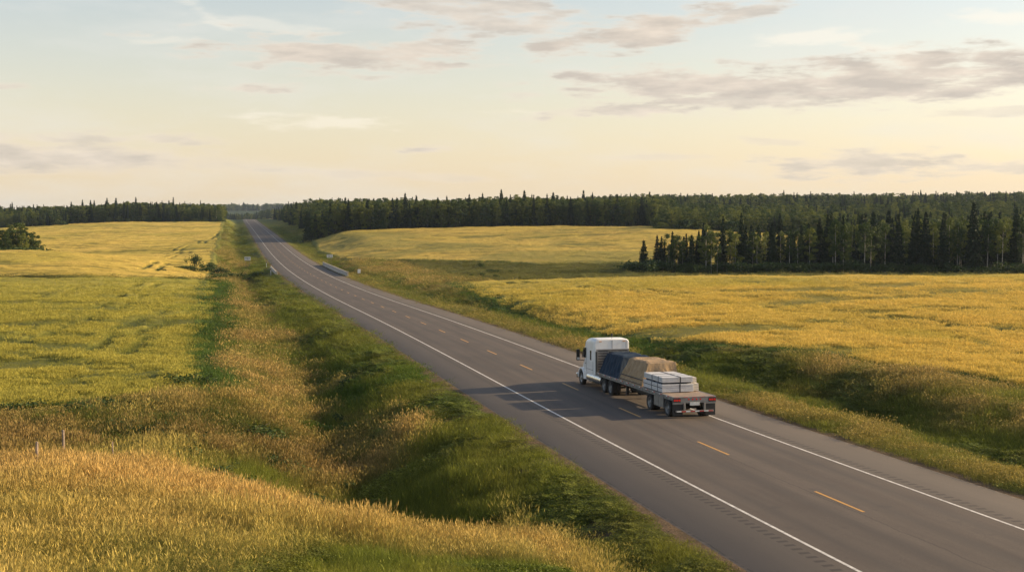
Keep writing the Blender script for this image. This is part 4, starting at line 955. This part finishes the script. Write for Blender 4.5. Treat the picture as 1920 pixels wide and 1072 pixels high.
# tractor
fr = MB()
for y in (-.45, .45): fr.box(10.7, 20.0, y-.05, y+.05, .66, .92)
fr.box(10.7, 10.8, -.5, .5, .66, .92).box(12.3, 12.5, -.45, .45, .68, .9).box(14.2, 14.4, -.45, .45, .68, .9); fr.build('tractor_frame', M['redf'], truck, .01)
fw = MB(); fw.cyl((12.5, 0, .93), (12.5, 0, 1.0), .48, 24).box(12.0, 13.0, -.45, .45, .9, .95); fw.build('fifth_wheel', M['dark'], truck)
for s in (1, -1):
    tk = MB(); tk.cyl((14.15, s*.98, .72), (17.35, s*.98, .72), .34, 24)
    for x in (14.6, 15.5, 16.4): tk.cyl((x, s*.98, .72), (x+.07, s*.98, .72), .352, 24)
    tk.build('fuel_tank', M['chrome'], truck, .015, True)
    stp = MB(); stp.box(16.0, 17.4, *sorted((s*1.0, s*1.28)), .50, .55).box(16.0, 17.4, *sorted((s*1.05, s*1.28)), .82, .86); stp.build('step', M['alu'], truck, .01)
    fn = MB(); arc = [(18.75+.74*math.cos(R(a)), .55+.70*math.sin(R(a))) for a in range(-8, 189, 12)]; inn = [(18.75+.62*math.cos(R(a)), .55+.58*math.sin(R(a))) for a in range(188, -9, -12)]
    fn.prism_y(arc+inn, *sorted((s*.72, s*1.30))); fn.box(17.55, 18.05, *sorted((s*.9, s*1.29)), .50, 1.15); fn.build('fender', M['white'], truck, .04, True)
# cab and sleeper as one lofted shell
ZT = 3.46
secs = [rrect(15.55, 1.20, .98, ZT-.05, .22), rrect(15.62, 1.24, .96, ZT, .26), rrect(16.6, 1.25, .94, ZT+.02, .30), rrect(17.4, 1.25, .92, ZT-.03, .34, wt=1.2), rrect(17.9, 1.24, .92, ZT-.10, .34, wt=1.18), rrect(18.25, 1.22, .94, ZT-.30, .38, wt=1.12), rrect(18.45, 1.16, .96, 2.88, .40, wt=1.0), rrect(18.62, 1.12, .98, 2.55, .3, wt=.98), rrect(18.85, 1.08, 1.0, 2.05, .2, wt=.98)]
cab = MB().loft(secs).build('cab', M['white'], truck, 0, True)
hd = MB().loft([rrect(18.70, 1.02, 1.0, 2.0, .22, wt=.92), rrect(19.3, .98, .9, 1.88, .24, wt=.84), rrect(19.9, .90, .8, 1.68, .26, wt=.74), rrect(20.2, .80, .75, 1.45, .26, wt=.62)]).build('hood', M['white'], truck, 0, True)
bm_ = MB(); bm_.box(20.05, 20.35, -1.2, 1.2, .38, .72); bm_.build('front_bumper', M['chrome'], truck, .05)
gr = MB(); gr.box(20.17, 20.23, -.5, .5, .82, 1.38); gr.build('grille', M['black'], truck)
for s in (1, -1):
    hl = MB(); hl.box(19.95, 20.15, *sorted((s*.72, s*1.0)), .85, 1.1); hl.build('headlight', M['glass'], truck, .03)
    sw = MB(); sw.prism_y([(16.35, 1.95), (16.66, 1.95), (16.66, 2.62), (16.35, 2.62)], *sorted((s*1.245, s*1.262))); sw.build('sleeper_window', M['glass'], truck, .01)
    dw = MB(); dw.prism_y([(17.75, 2.02), (18.55, 1.98), (18.42, 2.45), (18.15, 2.72), (17.75, 2.72)], *sorted((s*1.12, s*1.268))); dw.build('door_window', M['glass'], truck, .01)
    dl = MB(); dl.box(17.55, 17.57, *sorted((s*1.25, s*1.258)), 1.05, 2.8).box(15.9, 17.5, *sorted((s*1.25, s*1.258)), 1.28, 1.30).box(15.95, 15.97, *sorted((s*1.25, s*1.258)), 1.05, 1.9); dl.build('door_seam', M['dark'], truck)
    hn = MB(); hn.box(17.62, 17.80, *sorted((s*1.25, s*1.29)), 1.62, 1.67); hn.build('door_handle', M['chrome'], truck)
    mr = MB(); ya, yb = sorted((s*1.42, s*1.66)); mr.box(18.55, 18.70, ya, yb, 1.75, 2.55); mir = mr.build('mirror', M['black'], truck, .04)
    mg = MB(); ya, yb = sorted((s*1.45, s*1.63)); mg.box(18.545, 18.549, ya, yb, 1.80, 1.98); mg.build('mirror_glass', M['chrome'], mir)
    ma = MB(); ma.cyl((18.6, s*1.1, 1.75), (18.62, s*1.5, 1.80), .025, 8); ma.build('mirror_arm', M['black'], truck)
    sf = MB(); sf.box(15.25, 15.54, *sorted((s*1.17, s*1.20)), 1.0, 2.62); sf.build('side_fairing', M['dark'], truck)
ws = MB(); ws.add([(18.505, -.86, 2.78), (18.505, .86, 2.78), (18.915, .92, 2.04), (18.915, -.92, 2.04), (18.45, -.86, 2.76), (18.45, .86, 2.76), (18.85, .92, 2.02), (18.85, -.92, 2.02)], [(0, 1, 2, 3), (7, 6, 5, 4), (0, 4, 5, 1), (1, 5, 6, 2), (2, 6, 7, 3), (3, 7, 4, 0)]); ws.build('windscreen', M['glass'], truck)
# aluminium rack behind the sleeper
rk = MB(); xk = 15.36
rk.box(xk, xk+.07, 1.06, 1.17, 1.02, 2.70).box(xk, xk+.07, -1.17, -1.06, 1.02, 2.70).box(xk-.002, xk+.072, -1.17, 1.17, 2.702, 2.78)
for k in range(9):
    z = 1.06+k*.182
    if 1.85 < z < 2.55: rk.box(xk+.01, xk+.06, -1.058, -.36, z, z+.125).box(xk+.01, xk+.06, .36, 1.058, z, z+.125)
    else: rk.box(xk+.01, xk+.06, -1.058, 1.058, z, z+.125)
rk.box(xk-.004, xk+.064, .29, .358, 1.80, 2.60).box(xk-.004, xk+.064, -.358, -.29, 1.80, 2.60).box(xk-.006, xk+.066, -.358, .358, 2.602, 2.66)
rack = rk.build('cab_rack', M['alu'], truck, .006)
rw = MB(); rw.box(15.44, 15.48, -1.1, 1.1, 1.0, 2.72); rw.build('rear_panel', M['dark'], truck)
am = MB(); am.box(xk-.012, xk+.005, .62, .95, 1.14, 1.26); am.build('side_lamp', M['amber'], truck)
for y, w_ in ((0, .012), (-1.02, .012)):
    se = MB(); se.box(15.538, 15.551, y-w_, y+w_, 2.80, 3.36); se.build('panel_seam', M['dark'], truck)
for y in (-.85, .85): l = MB(); l.box(15.50, 15.56, y-.09, y+.09, 3.28, 3.32); l.build('clearance_light', M['amber'], truck)
an = MB(); an.cyl((15.9, -.1, 3.44), (15.9, -.1, 3.62), .015, 6).cyl((15.9, -.1, 3.60), (15.9, -.1, 3.80), .045, 10, .06); an.build('antenna', M['black'], truck)
# ------------------------------------------------------------------ cargo (things of their own)
TM = truck.matrix_basis.copy()
truck_m = Matrix.Translation(tail) @ truck.rotation_euler.to_matrix().to_4x4() @ Matrix.Scale(1.02, 4)
def cargo(name, x, y, label, cat, group=None, z=1.264):
    o = bpy.data.objects.new(name, None); C.objects.link(o); o.matrix_world = truck_m @ Matrix.Translation((x, y, z)); return tag(o, label, cat, group)
def tarp_mesh(L0, W0, H, insL, insR, insF, insB, seed, nx=44, ny=26, nz=16, folds=7):
    """draped cover: a boxy load with slanting flanks, sagging panels and folds"""
    V = []; F = []; idx = {}
    def pt(u, v, w):      # u 0..1 along, v 0..1 across (0 = right), w 0..1 up
        x0 = insB*w; x1 = L0-insF*w; y0 = -W0/2+insR*w; y1 = W0/2-insL*w
        x = x0+(x1-x0)*u; y = y0+(y1-y0)*v; z = H*w
        eu = min(u, 1-u); ev = min(v, 1-v)
        f = math.sin(u*folds*6.28+seed+1.2*math.sin(w*3+seed))*.035*(1-w*.4)*(1 if ev < .01 else 0)
        if ev < .01: y += (f+.03*math.sin(w*9+u*13+seed))*(1 if v > .5 else -1)*math.sin(math.pi*min(1, w*1.05+.05))
        if eu < .01: x += (math.sin(v*1.5*6.28+seed*2+w*2)*.04)*(1 if u > .5 else -1)*math.sin(math.pi*min(1, w+.05))
        if w > .99: z += -.05*math.sin(math.pi*u)*math.sin(math.pi*v)+.035*math.sin(u*9.5+seed)*math.sin(v*5+seed)-.05*max(0, 1-min(eu*nx/3, ev*ny/3, 1))
        if w > .99: z -= .05*abs(math.sin(u*6.28*1.5+seed))**4
        return (x, y, z)
    def g(i, j, k):
        key = (i, j, k)
        if key not in idx: idx[key] = len(V); V.append(pt(i/nx, j/ny, k/nz))
        return idx[key]
    for i in range(nx):
        for k in range(nz):
            F.append((g(i, 0, k), g(i+1, 0, k), g(i+1, 0, k+1), g(i, 0, k+1))); F.append((g(i+1, ny, k), g(i, ny, k), g(i, ny, k+1), g(i+1, ny, k+1)))
    for j in range(ny):
        for k in range(nz):
            F.append((g(0, j+1, k), g(0, j, k), g(0, j, k+1), g(0, j+1, k+1))); F.append((g(nx, j, k), g(nx, j+1, k), g(nx, j+1, k+1), g(nx, j, k+1)))
    for i in range(nx):
        for j in range(ny): F.append((g(i, j, nz), g(i+1, j, nz), g(i+1, j+1, nz), g(i, j+1, nz)))
    return V, F
def tarpmat(name, a, b_):
    m, nt, b = nmat(name); n = noise(nt, 2.2, 6, .65); n2 = noise(nt, 5, 3, .5, stretch=(1, 1, .35)); nt.links.new(ramp(nt, n, [(.3, a), (.7, b_)]), b.inputs['Base Color']); b.inputs['Roughness'].default_value = .8; b.inputs['Specular IOR Level'].default_value = .2
    bump(nt, b, nmath(nt, 'ADD', n, n2), .5, .12); return m
def smooth_build(V, F, name, mat, parent):
    m_ = MB(); m_.v = V; m_.f = F; return m_.build(name, mat, parent, 0, True)
def bandbox(o, x, y0, y1, z, w=.05, name='strap', up=.012):
    b = MB(); b.box(x-w/2, x+w/2, y0-up, y1+up, z, z+up); b.box(x-w/2, x+w/2, y1, y1+up, -.02, z).box(x-w/2, x+w/2, y0-up, y0, -.02, z); return b.build(name, M['strap'], o)
blue = cargo('tarped_load', 10.35, 0, 'load under a dark blue tarpaulin right behind the white cab', 'tarp load')
smooth_build(*tarp_mesh(4.3, 2.48, 1.42, .62, .12, .2, .75, 1.3), 'tarpaulin', tarpmat('blue_tarp', (.008, .018, .036), (.020, .042, .075)), blue)
tan = cargo('tarped_load', 5.75, 0, 'load under a tan canvas tarpaulin in the middle of the flatbed', 'tarp load')
smooth_build(*tarp_mesh(4.5, 2.50, 1.48, .60, .10, .55, .35, 4.1), 'tarpaulin', tarpmat('tan_tarp', (.27, .185, .105), (.42, .30, .18)), tan)
def slant_strap(o, x, W0, H, insL, insR, w=.05):
    b = MB(); y0, y1 = -W0/2, W0/2; t = .03
    pts = [(y1+.05, 0), (y1-insL+.05, H+.04), (y0+insR-.05, H+.04), (y0-.05, 0)]
    for (a, c) in zip(pts[:-1], pts[1:]):
        n = Vector((0, c[1]-a[1], -(c[0]-a[0]))).normalized()*t
        b.add([(x-w/2, a[0], a[1]), (x+w/2, a[0], a[1]), (x+w/2, c[0], c[1]), (x-w/2, c[0], c[1])], [(0, 1, 2, 3)]); b.add([(x-w/2, a[0]-n.y*.3, a[1]-n.z*.3), (x+w/2, a[0]-n.y*.3, a[1]-n.z*.3), (x+w/2, c[0]-n.y*.3, c[1]-n.z*.3), (x-w/2, c[0]-n.y*.3, c[1]-n.z*.3)], [(3, 2, 1, 0)])
    return b.build('strap', M['strap'], o)
sb_ = MB(); sb_.box(.12, 4.5, 1.17, 1.20, .36, .41); sb_.build('strap', M['strap'], tan)
sb_ = MB(); sb_.box(.05, 4.55, 1.235, 1.262, .08, .12); sb_.build('strap', M['strap'], tan)
def boardmat(name, pitch, base=(.66, .66, .67)):
    m, nt, b = nmat(name); tc = nt.nodes.new('ShaderNodeTexCoord'); sp = nt.nodes.new('ShaderNodeSeparateXYZ'); nt.links.new(tc.outputs['Object'], sp.inputs[0])
    n = noise(nt, 3, 5, .7, stretch=(1, 1, .3)); z = nmath(nt, 'ADD', nmath(nt, 'DIVIDE', sp.outputs[2], pitch), nmath(nt, 'MULTIPLY', n, .18)); fr_ = nmath(nt, 'FRACT', z)
    g = nt.nodes.new('ShaderNodeNewGeometry'); sn = nt.nodes.new('ShaderNodeSeparateXYZ'); nt.links.new(g.outputs['Normal'], sn.inputs[0]); side = nmath(nt, 'LESS_THAN', nmath(nt, 'ABSOLUTE', sn.outputs[2]), .7)
    ln = nmath(nt, 'MULTIPLY', nmath(nt, 'LESS_THAN', fr_, .2), side); c = ramp(nt, n, [(.3, tuple(q*.82 for q in base)), (.7, base)])
    c = mixc(nt, nmath(nt, 'MULTIPLY', ln, .75), c, (.12, .12, .14)); nt.links.new(c, b.inputs['Base Color']); b.inputs['Roughness'].default_value = .45; return m
M_board = boardmat('wrapped_boards', .115); M_board2 = boardmat('bare_boards', .10, (.7, .64, .56))
def bundle(x, y, z, L0, W0, H, label, mat, straps=()):
    o = cargo('board_bundle', x, y, label, 'board bundle', z=z); nb = max(2, int(H/.115)); b = MB(); 
    for k in range(nb):
        e = .012*((k*7) % 3-1); b.box(e, L0+e, -W0/2, W0/2, k*H/nb+(.004 if k else 0), (k+1)*H/nb-.004)
    b.build('boards', mat, o, .01)
    for xx in straps: bandbox(o, xx, -W0/2, W0/2, H, .06)
    return o
w1 = bundle(2.15, .20, 1.30, 3.4, 1.98, .46, 'wide lower bundle of white wrapped boards near the tail of the flatbed', M_board, (.8, 1.9))
w2 = bundle(2.25, .18, 1.86, 3.3, 1.94, .32, 'wide upper bundle of white wrapped boards lying on the lower one', M_board, (.7, 1.8))
w3 = bundle(2.5, -1.03, 1.30, 3.1, .44, .44, 'narrow lower bundle of pale bare boards along the right edge of the flatbed', M_board2)
w4 = bundle(2.7, -1.0, 1.76, 2.9, .38, .32, 'narrow upper bundle of pale bare boards on the right edge, topmost there', M_board2)
vb = MB(); vb.box(-.03, -.015, -.16, -.09, -.02, .47); vb.build('strap', M['strap'], w1)
vb = MB(); vb.box(-.13, -.115, -.16, -.09, -.02, .335).box(-.13, 3.35, -.16, -.09, .322, .335); vb.build('strap', M['strap'], w2)
dn = MB()
for xx in (.3, 1.7, 3.0): dn.box(xx, xx+.1, -.95, .95, -.036, -.001)
dn.build('batten', M['strap'], w1); dn = MB()
for xx in (.2, 1.6, 2.9): dn.box(xx, xx+.1, -.93, .93, -.096, -.001)
dn.build('batten', M['strap'], w2)
for o, z in ((w1, .23),): q = MB(); q.box(-.02, 3.42, .992, 1.003, z, z+.04); q.build('strap', M['strap'], o)

# ------------------------------------------------------------------ bridge, signs, posts
def road_pt(Y, off, dz=0):
    x = float(np.interp(Y, YT, XT)); g = float(np.interp(Y, YT, GT)); c = 1/math.sqrt(1+g*g); D = float(np.interp(Y, YT, DT))
    return Vector(((x+off*c)*K, (Y-off*g*c)*K, ZC-K*D+dz)), math.atan2(1, g)
def barrier(Y0, Y1, off, label, hgt=.85):
    a, an0 = road_pt(Y0, off); b, _ = road_pt(Y1, off); Lb = (b-a).length; o = empty('bridge_barrier', a, an0); o.rotation_euler[1] = -math.asin((b.z-a.z)/Lb); tag(o, label, 'barrier')
    q = MB(); q.prism_y([(0, 0), (Lb, 0), (Lb, 0.01)], 0, 0) if False else None
    sec = lambda x: [(x, -.30, -.5), (x, .30, -.5), (x, .30, .10), (x, .17, .32), (x, .12, hgt-.05), (x, .16, hgt-.05), (x, .16, hgt), (x, -.16, hgt), (x, -.16, hgt-.05), (x, -.12, hgt-.05), (x, -.17, .32), (x, -.30, .10)]
    q.loft([sec(0), sec(Lb)]); q.build('parapet', M['conc'], o, .02)
    e = MB()
    for x in (.1, Lb-.5): e.box(x, x+.4, -.22, .22, 0, hgt+.14)
    e.build('end_post', M['conc'], o, .03); return o
barrier(418, 520, HW+SH+1.0, 'long pale concrete barrier on the right side of the creek bridge', 1.0)
barrier(440, 492, -HW-SH-1.2, 'short pale concrete barrier on the left side of the creek bridge', .6)
def sign(Y, off, w, h, z, label, rows, name='road_sign'):
    p, an_ = road_pt(Y, off); gzz = gz(p.x, p.y); o = empty(name, (p.x, p.y, gzz), an_-math.pi/2); tag(o, label, 'sign'); top = (p.z-gzz)+z
    b = MB(); b.box(-w/2, w/2, -.02, .02, top-h, top); pn = b.build('panel', M['sign'], o, .01)
    t = MB()
    for (zr, hh, segs) in rows:
        for (x0, x1) in segs: t.box(x0*w, x1*w, -.024, -.0205, top-h+zr*h, top-h+(zr+hh)*h)
    if rows: t.build('lettering', M['black'], pn)
    q = MB()
    for x in ((-w*.32, w*.32) if w > 1.2 else (0,)): q.box(x-.05, x+.05, .022, .10, -.3, top-.1)
    q.build('post', M['post'], o); return o
rr_ = [(.62, .22, [(-.4, -.12), (-.06, .16), (.22, .4)]), (.2, .22, [(-.36, -.2), (-.14, .1), (.16, .36)])]
sign(555, -17.5, 2.0, 1.25, 1.9, 'white rectangular road sign on the left roadside slope before the bridge', rr_)
sign(548, 14.5, 2.0, 1.05, 2.7, 'white rectangular road sign right of the road above the bridge barrier', rr_)
sign(408, 12.6, .75, 1.0, 2.0, 'small pale marker sign at the near end of the right bridge barrier', [])
def marker(Y, off, label, hgt=1.1):
    p, an_ = road_pt(Y, off); g0 = gz(p.x, p.y); o = empty('marker_post', (p.x, p.y, g0), an_); tag(o, label, 'marker post'); t = p.z-g0+hgt
    b = MB(); b.box(-.07, .07, -.07, .07, -.3, t); b.build('post', M['sign'], o, .01); c_ = MB(); c_.box(-.10, .10, -.17, .17, t-.5, t+.02); c_.build('reflector', M['post'], o, .01)
marker(512, -HW-SH-2.2, 'white marker post at the far end of the left bridge barrier', 1.5); marker(452, -HW-SH-2.6, 'white marker post at the near end of the left bridge barrier', 1.2)
def fence_post(xpx, Y, h, label, r=.058, lean=(0, 0)):
    X = XP(xpx, Y); z = float(ZC-K*ground_drop(np.array([X]), np.array([Y]))[0]); b = MB(); n = 9
    secs_ = [[(rr*math.cos(2*math.pi*k/n), rr*math.sin(2*math.pi*k/n), zz) for k in range(n)] for rr, zz in ((r*1.05, -.4), (r, .3), (r*.95, h*.7), (r*.92, h-.03), (r*.6, h))]
    b.loft(secs_); o = b.build('fence_post', M['post'], None, 0, True); o.location = (X*K, Y*K, z); o.rotation_euler = (lean[0], lean[1], random.uniform(0, 3)); tag(o, label, 'fence post')
fence_post(60, 58.0, 1.62, 'short weathered wooden fence post furthest left, nearest the field of tan grass', lean=(.02, .03))
fence_post(113, 62.0, 1.95, 'taller weathered wooden fence post right of the furthest left one', lean=(-.02, .02))
fence_post(206, 63, 1.55, 'thin wooden fence post half hidden by grass, rightmost of the three', r=.035, lean=(.03, -.05))

# ------------------------------------------------------------------ evening air
def haze():
    b = MB(); b.box(-4600, 4600, -90, 7600, -40, 62); m, nt, p = nmat('haze'); N = nt.nodes; N.remove(p)
    v = N.new('ShaderNodeVolumePrincipled'); v.inputs['Color'].default_value = (.62, .78, 1.0, 1); v.inputs['Density'].default_value = HAZE; v.inputs['Anisotropy'].default_value = .3
    nt.links.new(v.outputs[0], N['Material Output'].inputs['Volume']); o = b.build('haze', m); o['kind'] = 'stuff'
HAZE = 0.00004
if HAZE: haze()
S.render.engine = 'CYCLES'; S.cycles.max_bounces = 6; S.cycles.transparent_max_bounces = 8
